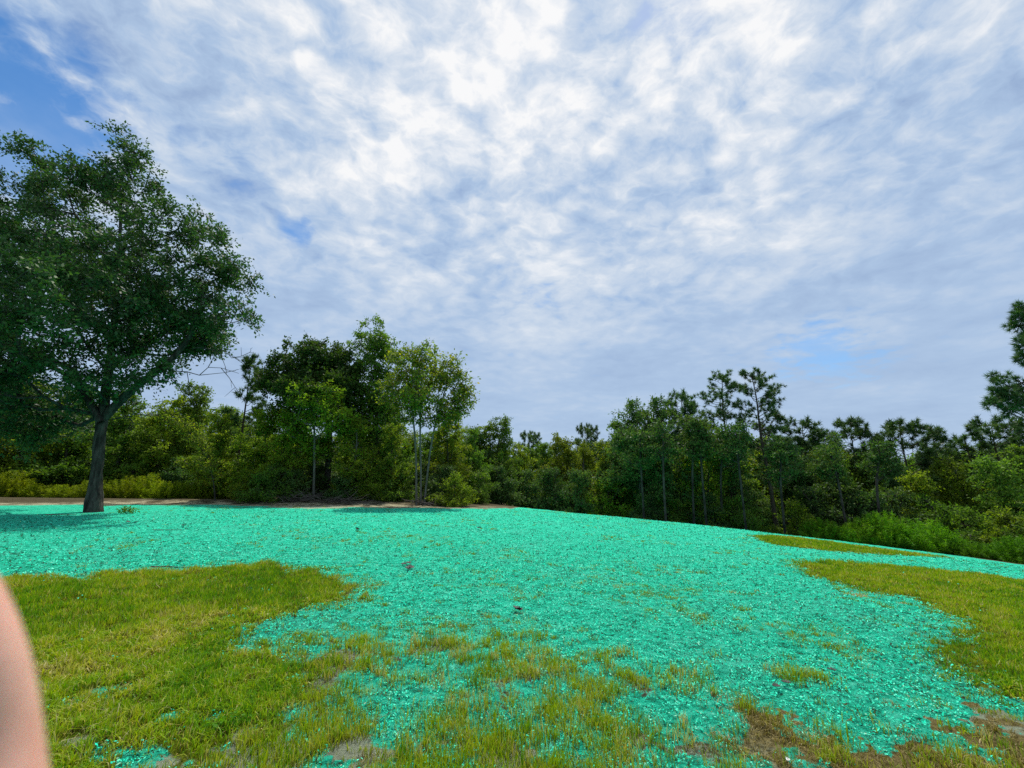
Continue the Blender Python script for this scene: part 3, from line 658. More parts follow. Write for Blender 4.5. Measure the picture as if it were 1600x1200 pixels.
# vine covered sapling bent over in an arc
g = np.random.default_rng(231)
b = at_px(338, 770, 24.6); b[2] = terrain(b[0], b[1])
arc = [np.zeros(3)] + [at_px(px, py, 24.6) - b for px, py in ((334, 740), (318, 705), (298, 675), (272, 655), (245, 648))]
A = resample(arc, 40); cl = np.repeat(A[8:], 3, 0) + g.normal(0, 0.22, (32 * 3, 3))
assemble('bent_sapling', b, arc, cl, 0.03, g, M['leaf_yellow'], M['bark_dark'], ntw=4, tl=0.45, per=9, size=0.12, sides=8, label='vine covered sapling bent over in an arc beside the big oak trunk', cat='sapling')

# --- pines
def needle_tufts(C, D, g, n=26, L=0.30, wd=0.03):
    N = len(C); Cc = np.repeat(C, n, 0); Dd = unit(np.repeat(D, n, 0) * 0.75 + g.normal(size=(N * n, 3)) * 0.75)
    ln = L * g.uniform(0.6, 1.15, N * n); S = unit(np.cross(Dd, g.normal(size=(N * n, 3)))) * wd
    V = np.stack([Cc - S * .5, Cc + S * .5, Cc + Dd * ln[:, None]], 1).reshape(-1, 3)
    tint = np.clip(np.repeat(g.normal(0.4, 0.15, N), n) + g.normal(0, .12, N * n), 0, 1)
    return V, np.arange(3 * N * n).reshape(-1, 3), np.repeat(tint, 3)
def pine(name, base, H, r, g, lm, crown0=0.45, spread=2.6, nbr=34, per=14, lean=(0, 0), tl=0.40, extra_ends=None, round_top=True, wd=0.05, nt=34, dead=8, side=None, **tags):
    root = link(name, None, loc=base, **tags)
    hh = np.linspace(0, H, 24); tr = np.stack([lean[0] * (hh / H) ** 1.3 + 0.10 * np.sin(hh * 0.9 + g.uniform(0, 6)) * hh / H, lean[1] * hh / H, hh], 1)
    rr = r * (1 - 0.86 * hh / H) * (1 + 0.5 * np.exp(-hh / 0.35))
    V, F = tube(tr, rr, 12, 0.08, 3); link('trunk', mesh_np('trunk', V, F, M['bark_pine'], smooth=True), root)
    P0, P1, R0, R1, E, ED = [], [], [], [], [], []
    for i_ in range(nbr + dead):
        isdead = i_ >= nbr
        f = g.uniform(0.18, crown0) if isdead else crown0 + (1 - crown0) * (max(0.01, i_ + g.uniform(-.4, .4)) / nbr) ** 0.9
        f = min(max(f, .05), .99); s = (f - crown0) / (1 - crown0)
        prof = (max(0.02, math.sin(math.pi * min(1, max(0, 0.22 + 0.75 * s)))) ** 0.8) if round_top else max(1 - s, 0.02) ** 0.8
        L = spread * max(0.18, prof) * g.uniform(0.55, 1.15) * (0.45 if isdead else 1)
        az = g.uniform(0, 2 * np.pi)
        if side is not None: az = side + g.normal(0, 0.8)
        p = np.array([np.interp(f * H, hh, tr[:, q]) for q in range(3)]); k_ = max(3, int(L / 0.35)); dirv = np.array([math.cos(az), math.sin(az), 0.15 + 0.35 * s])
        br = r * 0.16 * (1 - .5 * max(s, 0))
        for q in range(k_):
            dn = unit(dirv + np.array([0, 0, 0.55 * q / k_]) + g.normal(0, 0.16, 3)); pn = p + dn * L / k_
            P0.append(p); P1.append(pn); R0.append(br * (1 - q / k_) + .008); R1.append(br * (1 - (q + 1) / k_) + .008); p = pn
            if not isdead and q >= k_ * 0.25:
                for _ in range(2 if q < k_ - 1 else 3):
                    sd2 = unit(dn + g.normal(0, 0.65, 3) + np.array([0, 0, 0.35])); sl = g.uniform(0.2, 0.55) * (0.5 + 0.5 * tl / .34); e = p + sd2 * sl
                    P0.append(p); P1.append(e); R0.append(.012); R1.append(.007); E.append(e); ED.append(sd2)
                    if g.uniform() < .7: E.append(p + sd2 * sl * .5 + g.normal(0, .05, 3)); ED.append(sd2)
    if extra_ends is not None:
        for e in extra_ends:
            j = np.argmin(np.linalg.norm(tr - e - np.array([0, 0, -1.0]), axis=1)); q0 = tr[j]
            mid_ = (q0 + e) / 2 + np.array([0, 0, -.2])
            P0 += [q0, mid_]; P1 += [mid_, e]; R0 += [.05, .03]; R1 += [.03, .012]
            for _ in range(18):
                dd = unit(g.normal(size=3) + np.array([-.3, 0, .3])); q_ = e + dd * g.uniform(.06, .34); P0.append(e); P1.append(q_); R0.append(.012); R1.append(.007); E.append(q_); ED.append(dd)
    V, F = frusta(P0, P1, R0, R1, 5); link('limbs', mesh_np('limbs', V, F, M['bark_pine'], smooth=True), root, kind='stuff')
    V, F, tint = needle_tufts(np.array(E), np.array(ED), g, nt, tl, wd); link('crown', mesh_np('crown', V, F, lm, {'tint': tint}), root, kind='stuff')
    return root
def place(px, Y, toppy, row=745):
    b = at_px(px, row, Y); b[2] = terrain(b[0], b[1]) - 0.1
    H = at_px(px, toppy, Y)[2] - b[2]; return b, H
b, H = place(1140, 33, 588)
pine('pine_tree', b, H, 0.15, np.random.default_rng(301), M['needle'], 0.50, 1.9, 44, tl=0.30, wd=0.036, lean=(0.2, 0), label='left of the two tallest pines rising above the right grove', cat='pine tree')
b, H = place(1203, 31, 586)
pine('pine_tree', b, H, 0.17, np.random.default_rng(302), M['needle'], 0.52, 2.1, 44, tl=0.30, wd=0.036, lean=(-0.4, 0), label='right of the two tallest pines, bare trunk visible and a branch reaching right', cat='pine tree', extra_ends=[at_px(1215, 650, 31) - b, at_px(1222, 655, 31) - b, at_px(1205, 672, 31) - b])
# near pine cut by the right edge of the view
g = np.random.default_rng(303)
b = at_px(1705, 745, 14.0); b[2] = terrain(b[0], b[1])
ends = [at_px(px, py, 14.0 + dy) - b for px, py, dy in ((1550, 632, 0), (1570, 612, .3), (1590, 628, -.3), (1560, 595, 0), (1595, 598, .2), (1610, 640, 0), (1580, 640, .3), (1600, 485, 0), (1592, 510, .2), (1600, 540, -.2), (1602, 560, .1), (1625, 500, .1), (1630, 590, 0), (1640, 540, 0), (1562, 622, .1), (1580, 618, 0), (1600, 612, .1), (1612, 625, 0), (1598, 500, 0), (1606, 525, 0))]
pine('pine_tree', b, 9.6, 0.2, g, M['needle'], 0.45, 1.5, 9, dead=0, side=0.0, extra_ends=ends, tl=0.20, wd=0.017, nt=60, round_top=False, label='nearest pine, mostly cut off by the right edge, dark needle branches', cat='pine tree')

# --- prototypes for the woods (built at the first place they are used)
def generic(seed, H, W, kind):
    g = np.random.default_rng(seed)
    lob = []
    nl = g.integers(6, 9)
    for q in range(nl):
        a = g.uniform(0, 2 * np.pi); f = q / (nl - 1); zc = H * (0.30 + 0.55 * f); rr = W * 0.5 * (0.95 - 0.55 * f)
        lob.append((math.cos(a) * rr * 0.55, math.sin(a) * rr * 0.55, zc, rr * g.uniform(.55, .8), rr * g.uniform(.55, .8), H * g.uniform(.10, .16)))
    lob.append((0, 0, H * 0.90, W * 0.17, W * 0.17, H * 0.09))
    if kind.get('low'): lob += [(g.uniform(-1, 1) * W * .25, g.uniform(-1, 1) * W * .25, H * 0.17, W * .32, W * .32, H * .13) for _ in range(3)]
    cl = lobes_to_clumps(lob, kind.get('n', 150), g, 0.2)
    T = [np.zeros(3), np.array([g.normal(0, .15), g.normal(0, .15), H * .3]), np.array([g.normal(0, .3), g.normal(0, .3), H * .6]), np.array([g.normal(0, .3), g.normal(0, .3), H * .9])]
    return T, cl, g
KINDS = {}
def proto(key, seed, H, W, lm, bm, **k):
    KINDS[key] = dict(seed=seed, H=H, W=W, lm=lm, bm=bm, root=None, k=k)
proto('broad_a', 401, 9, 6.0, 'leaf_mid', 'bark', low=True); proto('broad_b', 402, 9, 5.2, 'leaf_olive', 'bark', low=True); proto('broad_c', 403, 9, 6.4, 'leaf_dark', 'bark', n=170)
proto('broad_d', 404, 9, 4.6, 'leaf_olive', 'bark_pale', low=True); proto('broad_e', 405, 9, 5.6, 'leaf_mid', 'bark', low=True); proto('broad_f', 406, 9, 4.8, 'leaf_yellow', 'bark', low=True, n=130)
proto('shrub_a', 411, 2.6, 3.4, 'leaf_mid', 'bark', low=True, n=85); proto('shrub_b', 412, 2.6, 3.2, 'leaf_olive', 'bark', low=True, n=85); proto('shrub_c', 413, 2.4, 3.0, 'leaf_dark', 'bark', low=True, n=85)
PINES = {}
for key, seed, cr, sp, rt in (('pine_a', 421, .45, 2.2, True), ('pine_b', 422, .5, 2.6, True), ('pine_c', 423, .35, 2.0, False), ('pine_d', 424, .55, 1.9, True)):
    KINDS[key] = dict(seed=seed, H=10, W=4.5, root=None, pine=(cr, sp, rt))
def tree(key, name, px, Y, toppy, ws=1.0, label=None, cat='tree', group=None, row=745, rz=None, absH=None):
    K = KINDS[key]; b = at_px(px, row, Y); b[2] = terrain(b[0], b[1]) - 0.08
    H = absH if absH else at_px(px, toppy, Y)[2] - b[2]
    rz = rng.uniform(0, 6.28) if rz is None else rz
    s = H / K['H']; sw = s ** 0.6 * ws
    if K['root'] is None:
        if 'pine' in K:
            cr, sp, rt = K['pine']; r_ = pine(name, b, K['H'], 0.15, np.random.default_rng(K['seed']), M['needle'], cr, sp, 30, round_top=rt, dead=5, label=label, cat=cat, group=group)
        else:
            T, cl, g = generic(K['seed'], K['H'], K['W'], K['k'])
            sh = K['H'] < 4
            r_ = assemble(name, b, T, cl, 0.05 if sh else 0.14, g, M[K['lm']], M[K['bm']], ntw=7, tl=0.42 if sh else 0.7, per=18, size=0.11 if sh else 0.19, sides=8, label=label, cat=cat, group=group)
        K['root'] = r_; r_.rotation_euler = (0, 0, rz); r_.scale = (sw, sw, s); return r_
    return copy_tree(K['root'], tuple(b), rz, (sw, sw, s), label=label, cat=cat, group=group)

FRONT = [
 # key, name, px, Y, top, width, label
 ('broad_b', 'olive_tree_of_woods', 20, 29, 585, 1.2, 'olive green tree at the left edge behind the big oak'),
 ('broad_a', 'broadleaf_tree', 95, 31, 600, 1.1, 'olive tree seen below the left part of the big oak crown'),
 ('broad_e', 'broadleaf_tree', 175, 31, 612, 1.1, 'green tree directly behind the big oak trunk'),
 ('broad_b', 'broadleaf_tree', 245, 31, 618, 1.0, 'olive tree behind the bent sapling'),
 ('broad_a', 'broadleaf_tree', 290, 33, 602, 0.9, 'bushy tree between bent sapling and the pale pine top'),
 ('pine_c', 'pine_tree', 368, 30, 562, 0.75, 'young pine with pointed top in the gap beside the big oak'),
 ('broad_d', 'broadleaf_tree', 405, 28, 628, 1.0, 'small tree with fine olive leaves left of the round oak'),
 ('broad_f', 'broadleaf_tree', 330, 28, 645, 0.9, 'lighter green tree above the bent sapling tip'),
 ('broad_b', 'broadleaf_tree', 445, 26.5, 640, 0.8, 'olive tree in front of the round oak at its left side'),
 ('broad_d', 'broadleaf_tree', 555, 26.0, 655, 0.9, 'yellow olive tree below the tallest sparse tree'),
 ('broad_f', 'broadleaf_tree', 610, 26.5, 662, 0.8, 'yellow green tree just left of the three pale stems'),
 ('broad_a', 'broadleaf_tree', 605, 30, 625, 0.8, 'green tree filling the dip behind the pale stemmed trees'),
 ('broad_b', 'broadleaf_tree', 700, 28, 640, 0.8, 'brownish olive tree behind the leaning pale stem'),
 ('broad_e', 'broadleaf_tree', 738, 31, 668, 0.7, 'green tree just right of the three pale stems'),
 ('broad_a', 'broadleaf_tree', 778, 36, 652, 0.8, 'airy round topped tree right of the pale stems group'),
 ('broad_b', 'broadleaf_tree', 815, 40, 690, 0.8, 'low tree between the airy round topped tree and the first small pine'),
 ('pine_b', 'pine_tree', 826, 58, 680, 0.9, 'leftmost small far pine on the central skyline'),
 ('broad_e', 'broadleaf_tree', 850, 44, 690, 0.9, 'green tree right of the leftmost small far pine'),
 ('broad_b', 'broadleaf_tree', 882, 41, 676, 0.9, 'broad olive tree at the centre of the far treeline'),
 ('pine_b', 'pine_tree', 917, 56, 670, 0.8, 'ball topped far pine on the central skyline'),
 ('broad_d', 'broadleaf_tree', 915, 39, 690, 0.8, 'olive tree below the ball topped far pine'),
 ('broad_f', 'broadleaf_tree', 950, 36, 686, 0.9, 'lime green tree at the left foot of the dark right grove'),
 ('broad_e', 'broadleaf_tree', 968, 36, 655, 0.7, 'leftmost small tree crown of the dark right grove'),
 ('broad_c', 'broadleaf_tree', 1000, 33, 628, 0.9, 'dark dense tree forming the left shoulder of the right grove'),
 ('broad_c', 'broadleaf_tree', 1040, 33, 624, 0.9, 'dark tree with broad rounded top in the middle of the right grove'),
 ('pine_a', 'pine_tree', 1078, 34, 622, 0.9, 'dark pine left of the two tallest pines'),
 ('broad_b', 'broadleaf_tree', 1105, 32, 650, 0.8, 'olive tree in front of the left tallest pine'),
 ('broad_c', 'broadleaf_tree', 1150, 33, 680, 0.8, 'dark low tree between the two tallest pines'),
 ('pine_d', 'pine_tree', 1222, 33, 690, 1.0, 'short dark pine just right of the tallest pines'),
 ('pine_a', 'pine_tree', 1270, 36, 664, 1.1, 'round topped pine right of the gap beside the tallest pines'),
 ('broad_c', 'broadleaf_tree', 1245, 34, 706, 0.8, 'dark bushy tree under the round topped pine'),
 ('broad_a', 'broadleaf_tree', 1300, 33, 700, 0.9, 'green tree right below the round topped pine'),
 ('pine_d', 'pine_tree', 1348, 36, 664, 0.9, 'thin pine with separate tufted branches on the right skyline'),
 ('broad_e', 'broadleaf_tree', 1385, 34, 700, 0.9, 'green tree right of the thin tufted pine'),
 ('pine_b', 'pine_tree', 1428, 34, 668, 1.1, 'wide pine with flat spreading branches on the right skyline'),
 ('pine_c', 'pine_tree', 1478, 35, 672, 1.0, 'dark pointed pine right of the wide flat pine'),
 ('broad_b', 'broadleaf_tree', 1500, 31, 712, 0.9, 'olive tree in front of the dark pointed pine'),
 ('pine_a', 'pine_tree', 1530, 34, 688, 1.0, 'low rounded pine between pointed pine and the right edge'),
 ('pine_b', 'pine_tree', 1578, 33, 664, 1.0, 'green pine behind the cut off near pine at the right edge'),
 ('broad_a', 'broadleaf_tree', 1560, 29, 715, 1.0, 'brownish green tree low at the right edge'),
 ('broad_e', 'broadleaf_tree', 1625, 30, 690, 1.1, 'green tree at the extreme right edge'),
 ('broad_b', 'broadleaf_tree', 1430, 31, 735, 0.9, 'low olive tree above the feathery bushes'),
]
for key, name, px, Y, top, ws, lab in FRONT:
    name = 'broadleaf_tree' if name.startswith('olive') else name
    if key in ('broad_c',) or px > 1000: row = 780
    else: row = 745
    tree(key, name, px, Y, top, ws, lab, 'pine tree' if 'pine' in key else 'tree', row=row)

# trees deeper in the woods, nothing tells them apart
zones = [(-260, 400, 34, 48, 636, 34, 'left'), (400, 760, 33, 48, 665, 24, 'left'), (740, 980, 46, 62, 697, 24, 'centre'), (960, 1250, 36, 50, 688, 28, 'right'), (1250, 1850, 36, 52, 703, 46, 'right')]
LBL = {'left': 'tree deep inside the woods behind the front trees of the left half', 'centre': 'tree of the distant woods behind the middle of the treeline', 'right': 'tree deep inside the woods behind the front trees of the right half'}
g = np.random.default_rng(500)
for x0, x1, y0, y1, top, n, side in zones:
    for q in range(n):
        px = x0 + (x1 - x0) * (q + g.uniform(0, 1)) / n; Y = g.uniform(y0, y1)
        key = g.choice(['broad_a', 'broad_b', 'broad_c', 'broad_e', 'pine_a', 'pine_d'] if side != 'left' else ['broad_a', 'broad_b', 'broad_e', 'broad_c'])
        tree(key, 'pine_tree' if 'pine' in key else 'broadleaf_tree', px, Y, top + g.uniform(-6, 22), 1.15, LBL[side] if 'pine' not in key else LBL[side].replace('tree deep', 'pine deep').replace('tree of', 'pine of'), 'tree', 'trees deep in the %s woods' % side)
# understorey shrubs
SH = [('shrub_a', 425, 24.6, 722), ('shrub_b', 395, 25.2, 738), ('shrub_c', 455, 25.4, 735), ('shrub_c', 545, 26, 728), ('shrub_b', 585, 25.8, 735), ('shrub_a', 620, 27, 720), ('shrub_c', 690, 26.2, 728), ('shrub_b', 712, 24.8, 742), ('shrub_a', 745, 29, 730), ('shrub_c', 780, 33, 728), ('shrub_c', 820, 36, 735), ('shrub_c', 865, 36, 732), ('shrub_c', 905, 35, 735), ('shrub_b', 950, 34, 742),
      ('shrub_c', 1010, 31.5, 772), ('shrub_a', 1055, 31.5, 772), ('shrub_c', 1100, 31, 772), ('shrub_a', 1150, 31, 772), ('shrub_b', 1235, 28.5, 786), ('shrub_c', 1265, 31, 760), ('shrub_c', 1320, 31, 755), ('shrub_c', 1390, 30, 765), ('shrub_a', 1450, 29, 770), ('shrub_a', 1510, 27, 790), ('shrub_b', 1560, 25, 800), ('shrub_a', 1590, 24, 806), ('shrub_c', 1345, 30, 770),
      ('shrub_c', 60, 31, 715), ('shrub_c', 130, 31, 720), ('shrub_a', 210, 30, 718), ('shrub_c', 280, 30, 715), ('shrub_c', 345, 29, 725), ('shrub_c', 0, 31, 712), ('shrub_c', -90, 31, 712), ('shrub_c', 490, 27.5, 725), ('shrub_c', 660, 28.5, 722)]
SHL = {425: 'rounded green shrub above the brush pile at the mulch edge', 395: 'olive shrub left of the brush pile', 712: 'small yellow green shrub right of the three pale stems', 745: 'green shrub at the left end of the misty far edge', 1235: 'yellowish shrub at the foot of the right tallest pine', 1510: 'green shrub right of the feathery bushes', 1560: 'brown tinged shrub low by the right edge', 1590: 'shrub cut by the right edge above the mulch', 950: 'olive shrub at the left foot of the dark grove'}
for key, px, Y, top in SH:
    lab = SHL.get(px); grp = None
    if not lab:
        grp = 'shrubs under the trees'; lab = 'dark leafy shrub in the shade under the %s woods' % ('left' if px < 740 else 'central' if px < 960 else 'right')
    tree(key, 'shrub', px, Y, top, 1.0, lab, 'shrub', grp)

# --- feathery upright weeds (dog fennel)
def plume_bush(name, base, H, W, n, g, mat, wd=0.012, **tags):
    root = link(name, None, loc=base, **tags)
    a = g.uniform(0, 2 * np.pi, n); rr = np.sqrt(g.uniform(0, 1, n)) * W / 2
    B = np.stack([np.cos(a) * rr * .6, np.sin(a) * rr * .6, np.full(n, -.05)], 1)
    h = H * np.sqrt(np.clip(1 - 0.93 * (rr / (W / 2)) ** 2, .03, 1)) * g.uniform(.90, 1.03, n)
    Tp = np.stack([np.cos(a) * rr * 1.3 + g.normal(0, .06, n), np.sin(a) * rr * 1.3 + g.normal(0, .06, n), h], 1)
    V1, F1 = frusta(B, Tp, np.full(n, .008), np.full(n, .003), 3)
    link('stems', mesh_np('stems', V1, F1, mat, {'tint': np.full(len(V1), .3)}), root)
    per = 70; s = g.uniform(.18, 1.0, (n, per)); P = B[:, None] + (Tp - B)[:, None] * s[..., None]
    L = (0.16 * (1.05 - s) + 0.14) * H / 1.6; D = g.normal(size=(n, per, 3)); D[..., 2] = D[..., 2] * .8 + .22; D = unit(D)
    E = P + D * L[..., None]; S = unit(np.cross(D, g.normal(size=D.shape))) * wd
    V = np.stack([P - S, P + S, E], 2).reshape(-1, 3); F = np.arange(len(V)).reshape(-1, 3)
    tint = np.repeat(np.clip(np.repeat(g.normal(.45, .15, n), per) + g.normal(0, .12, n * per), 0, 1), 3)
    link('foliage', mesh_np('foliage', V, F, mat, {'tint': tint}), root)
    return root
g = np.random.default_rng(600)
fb = plume_bush('feathery_bush', (0, 0, 0), 1.7, 2.1, 150, g, M['fennel'], label='x', cat='bush')
yb = plume_bush('feathery_weed', (0, 0, 0), 1.4, 1.5, 60, g, M['weed_y'], label='x', cat='weed')
BU = [(1288, 25.5, 808, 1.0, 'leftmost bright green feathery bush beyond the mulch on the right'), (1318, 25, 821, .8, 'second feathery bush from the left, short and bright'), (1352, 25, 809, .9, 'third feathery bush from the left in the right row'), (1385, 24.6, 797, .9, 'tallest pointed feathery bush in the middle of the right row'), (1415, 24, 829, .8, 'low feathery bush right of the pointed one'), (1448, 23.6, 810, 1.1, 'wide rounded bright feathery bush in the right row'), (1478, 23, 831, .9, 'feathery bush at the right end of the bright row'), (1590, 20.5, 835, 1.0, 'feathery bush cut by the right edge of the view'), (1520, 22, 845, .9, 'low yellowish bush between bright row and right edge'), (1555, 21.2, 850, .8, 'smallest feathery bush near the right edge')]
for i_, (px, Y, top, ws, lab) in enumerate(BU):
    b = at_px(px, 850, Y); b[2] = terrain(b[0], b[1]) - .1; H = at_px(px, top, Y)[2] - b[2]
    c = fb if i_ == 0 else copy_tree(fb, (0, 0, 0), 0, (1, 1, 1))
    c.location = b; c.rotation_euler = (0, 0, g.uniform(0, 6)); s = H / 1.7; c.scale = (ws * s ** .5, ws * s ** .5, s)
    c['label'] = lab; c['category'] = 'bush'; c['group'] = 'feathery bushes beyond the mulch'
pxs = np.linspace(-120, 335, 22)
for i_, px in enumerate(pxs):
    Y = 26.9 + g.uniform(-.5, .7); b = at_px(px, 780, Y); b[2] = terrain(b[0], b[1]) - .05
    top = {4: 735, 5: 730, 6: 734, 15: 742, 16: 738}.get(i_, 752 + g.uniform(-6, 8)); H = at_px(px, top, Y)[2] - b[2]
    c = yb if i_ == 0 else copy_tree(yb, (0, 0, 0), 0, (1, 1, 1))
    c.location = b; c.rotation_euler = (0, 0, g.uniform(0, 6)); s = H / 1.4; c.scale = (1.0, 1.0, s)
    c['category'] = 'weed'; c['group'] = 'yellow green weeds along the sand strip'
    c['label'] = 'tall rounded yellow green weed clump left of the big oak trunk' if i_ in (4, 5, 6) else 'tall yellow green weed clump right of the big oak trunk' if i_ in (15, 16) else 'low yellow green weed clump along the sand strip behind the big oak'

# --- brush piles of dead branches
def brush_pile(px, py, W, H, n, seed, label):
    g = np.random.default_rng(seed); q = ground_hit(px, py); b = np.array([q[0], q[1] + 0.8, 0]); b[2] = terrain(b[0], b[1])
    root = link('brush_pile', None, loc=b, label=label, cat='brush pile')
    for _ in range(n):
        p = np.array([g.normal(0, W / 4), g.normal(0, .5), g.uniform(.02, H * .5)]); az = g.normal(0, .6) + (math.pi if g.uniform() < .5 else 0)
        dv = np.array([math.cos(az), math.sin(az), g.normal(.12, .3)]); L = g.uniform(.5, 1.6); r_ = g.uniform(.012, .035); pts = [p]
        for k_ in range(5):
            p = p + unit(dv + g.normal(0, .25, 3)) * L / 5; p[2] = max(p[2], .01); pts.append(p)
        V, F = tube(pts, np.linspace(r_, r_ * .3, 6), 5); link('branch', mesh_np('branch', V, F, M['twig'], smooth=True), root)
brush_pile(460, 788, 2.6, .55, 70, 701, 'heap of grey dead branches at the mulch edge below the rounded shrub')
brush_pile(530, 789, 3.2, .4, 55, 702, 'low spread of dead branches left of the three pale stems')
brush_pile(945, 803, 2.6, 1.0, 60, 703, 'small pile of pale dead branches at the left foot of the dark grove')
brush_pile(1190, 823, 3.0, 1.0, 90, 704, 'tangle of dead branches around the tallest pine trunks')
brush_pile(660, 791, 1.2, .5, 35, 705, 'tangle of dead twigs at the foot of the three pale stems')

# --- litter lying on the mulch
m, t, o = new_mat('dead_leaf_brown')
co = t.add('ShaderNodeTexCoord').outputs['Object']
t.link(t.add('ShaderNodeBsdfPrincipled', ins={'Base Color': t.mix(t.noise(co, 40, 3), (0.008, 0.007, 0.006), (0.030, 0.024, 0.018)), 'Roughness': .7}).outputs[0], o.inputs[0]); M['dead'] = m
def lobed_leaf(cx, cy, cz, size, g, tilt):
    """a curled lobed oak leaf, slightly thick"""
    prof = [(0, .03), (.12, .10), (.22, .30), (.32, .16), (.45, .42), (.56, .2), (.7, .34), (.82, .16), (.93, .14), (1, .02)]
    n = len(prof); V = []
    for s in (1, 0, -1):
        for x_, w_ in prof: V.append(((x_ - .5), s * w_, .45 * w_ * w_ * abs(s) * 3 + .35 * (x_ - .4) ** 2))
    V = np.array(V) * size; F = []
    for r_ in range(2):
        for q in range(n - 1): F.append((r_ * n + q, r_ * n + q + 1, (r_ + 1) * n + q + 1, (r_ + 1) * n + q))
    az = g.uniform(0, 6.28); Rm = np.array((Matrix.Rotation(az, 3, 'Z') @ Matrix.Rotation(tilt, 3, 'X')))
    V = V @ Rm.T + np.array([cx, cy, cz]); V2 = V + np.array([0, 0, .0025]); F = np.array(F)
    return np.concatenate([V, V2]), np.concatenate([F[:, ::-1], F + len(V)])
def litter(px, py, size, nleaf, seed, label, spread=.6, cat='dead leaf', name='dead_leaf'):
    g = np.random.default_rng(seed); q = ground_hit(px, py); Vs, Fs, off = [], [], 0
    for _ in range(nleaf):
        V, F = lobed_leaf(g.normal(0, size * spread), g.normal(0, size * spread * .5), .02 + g.uniform(0, size * .3), size, g, g.normal(0, .3)); Vs.append(V); Fs.append(F + off); off += len(V)
    link(name, mesh_np(name, np.concatenate(Vs), np.concatenate(Fs), M['dead'], smooth=True), loc=tuple(q), label=label, cat=cat)
litter(636, 884, .13, 2, 801, 'left piece of the pair of dark curled leaves on the mulch')
litter(643, 890, .14, 3, 802, 'right piece of the pair of dark curled leaves on the mulch')
litter(815, 957, .11, 3, 803, 'dark curled dead leaf alone in the middle of the mulch')
litter(746, 828, .15, 2, 804, 'small dark leaf far out on the mulch centre')
litter(561, 829, .16, 2, 805, 'flat dark scrap on the mulch right of the big oak')
litter(1293, 1052, .06, 2, 806, 'small square dark leaf below the right weed patch')
litter(1200, 1073, .07, 2, 807, 'thin dark leaf on the mulch at the lower right', .9)
litter(290, 823, .15, 2, 808, 'dark scrap on the mulch right of the oak trunk')
litter(205, 818, .16, 2, 809, 'dark leaf close to the right foot of the big oak')
litter(1232, 1194, .035, 1, 810, 'small pale scrap on the dry grass at the bottom edge')
m, t, o = new_mat('pale_scrap'); t.link(t.add('ShaderNodeBsdfPrincipled', ins={'Base Color': (.62, .64, .62, 1), 'Roughness': .8}).outputs[0], o.inputs[0])
_l = [q for q in bpy.data.objects if q.name.startswith('dead_leaf')]
for q in _l:
    if 'pale scrap' in q['label']: q.data.materials[0] = m; q.name = 'paper_scrap'; q['category'] = 'scrap'
def stick(px, py, L, r_, az, seed, label):
    g = np.random.default_rng(seed); q = ground_hit(px, py); n = 7
    p = np.stack([np.linspace(-L / 2, L / 2, n) * math.cos(az), np.linspace(-L / 2, L / 2, n) * math.sin(az), np.zeros(n)], 1) + g.normal(0, L * .02, (n, 3))
    p[:, 2] = terrain(p[:, 0] + q[0], p[:, 1] + q[1]) - q[2] + .015 + np.abs(g.normal(0, .01, n))
    V, F = tube(p, np.linspace(r_, r_ * .4, n), 6, .1, seed); me = mesh_np('fallen_twig', V, F, M['twig'], smooth=True)
    link('fallen_twig', me, loc=tuple(q), label=label, cat='twig')
stick(262, 829, .7, .012, .2, 811, 'long thin twig lying on the mulch right of the oak trunk')
stick(270, 888, .7, .012, .1, 812, 'twig lying at the upper edge of the left lawn')
stick(95, 805, .9, .018, .35, 813, 'fallen twig lying by the left foot of the big oak')
# --- a small leafy weeds clump beside the oak
g = np.random.default_rng(820)
for (px, py, h_, lab) in ((197, 803, .25, 'small broad leaved seedling on the mulch right of the oak trunk'), (345, 1140, .07, 'bright green broad leaved weed in the left lawn')):
    q = ground_hit(px, py); cl = g.normal(0, h_ * .45, (12, 3)); cl[:, 2] = np.abs(cl[:, 2]) + h_ * .3
    V, F, tint, C, T1 = spray_leaves(cl, g, 3, h_ * .5, 5, h_ * .35)
    Vs, Fs = frusta(np.zeros((12, 3)), cl, np.full(12, .004), np.full(12, .002), 4)
    root = link('leafy_weed', None, loc=tuple(q), label=lab, cat='weed')
    link('leaves', mesh_np('leaves', V, F, M['fennel'], {'tint': tint}), root); link('stems', mesh_np('stems', Vs, Fs, M['fennel'], {'tint': np.full(len(Vs), .2)}), root)

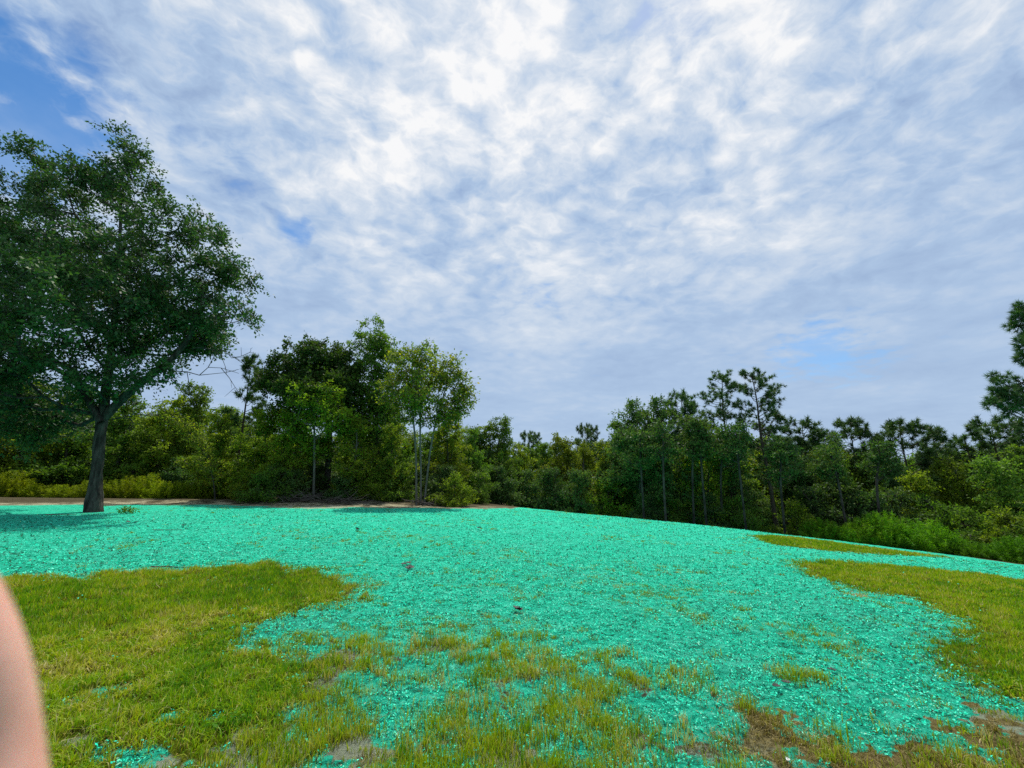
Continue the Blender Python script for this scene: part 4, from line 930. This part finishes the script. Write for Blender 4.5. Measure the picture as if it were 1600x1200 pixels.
# --- the photographer's finger at the lower left corner of the view, with the hand it belongs to
m, t, o = new_mat('skin')
co = t.add('ShaderNodeTexCoord').outputs['Object']
n1 = t.noise(co, 90, 4, .6); n2 = t.noise(co, 900, 3, .6)
c = t.mix(t.mrange(n1, .3, .7), (0.60, 0.30, 0.22), (0.70, 0.39, 0.30))
bp = t.add('ShaderNodeBump', ins={'Strength': .3, 'Distance': .0006, 'Height': n2})
t.link(t.add('ShaderNodeBsdfPrincipled', ins={'Base Color': c, 'Roughness': .5, 'Subsurface Weight': .6, 'Subsurface Radius': (1.0, .35, .2), 'Subsurface Scale': .005, 'Normal': bp.outputs[0]}).outputs[0], o.inputs[0]); M['skin'] = m
def cam_pt(px, py, dist):
    dv = raydir(px, py); return np.array([0, 0, CAMZ]) + dv * dist
D0 = 0.07
finger = [cam_pt(-160, 870, D0), cam_pt(-104, 985, D0), cam_pt(-82, 1080, D0), cam_pt(-66, 1210, D0), cam_pt(-56, 1720, D0 - .014)]
fr = [.0088, .0096, .0104, .0108, .0112]
knuckle = finger[-1]
verts = [Vector(p) for p in finger]; edges = [(i_, i_ + 1) for i_ in range(4)]; radii = list(fr)
palm = Vector(knuckle) + Vector((-.012, -.015, -.045)); wrist = palm + Vector((-.035, -.05, -.06)); elbow = wrist + Vector((-.10, -.15, -.20))
verts += [palm, wrist, elbow]; radii += [.026, .024, .038]; edges += [(4, 5), (5, 6), (6, 7)]
for q, (dx, ln) in enumerate(((-.022, .95), (-.044, .9), (-.064, .72))):
    k0 = Vector(knuckle) + Vector((dx, -.004 * q, -.016 - .006 * q)); a = k0 + Vector((0, .026, .008 * ln)); b2 = a + Vector((0, .004, -.024)); c2 = b2 + Vector((0, -.018, -.012))
    i0 = len(verts); verts += [k0, a, b2, c2]; radii += [.0115, .0098, .0088, .0078]; edges += [(5, i0), (i0, i0 + 1), (i0 + 1, i0 + 2), (i0 + 2, i0 + 3)]
i0 = len(verts); th0 = palm + Vector((.022, .002, -.006)); th1 = th0 + Vector((.018, .016, .010)); th2 = th1 + Vector((.006, .022, .004))
verts += [th0, th1, th2]; radii += [.0145, .0115, .0095]; edges += [(5, i0), (i0, i0 + 1), (i0 + 1, i0 + 2)]
me = bpy.data.meshes.new('person'); org = Vector(wrist)
me.from_pydata([v_ - org for v_ in verts], edges, [])
ho = link('person', me, loc=org, label='fingertip of the person taking the picture, out of focus at the lower left corner', cat='person')
me.materials.append(M['skin'])
sk = ho.modifiers.new('skin', 'SKIN'); sk.use_smooth_shade = True
for i_, r_ in enumerate(radii): me.skin_vertices[0].data[i_].radius = (r_, r_)
me.skin_vertices[0].data[5].use_root = True
sb = ho.modifiers.new('sub', 'SUBSURF'); sb.levels = 2; sb.render_levels = 3
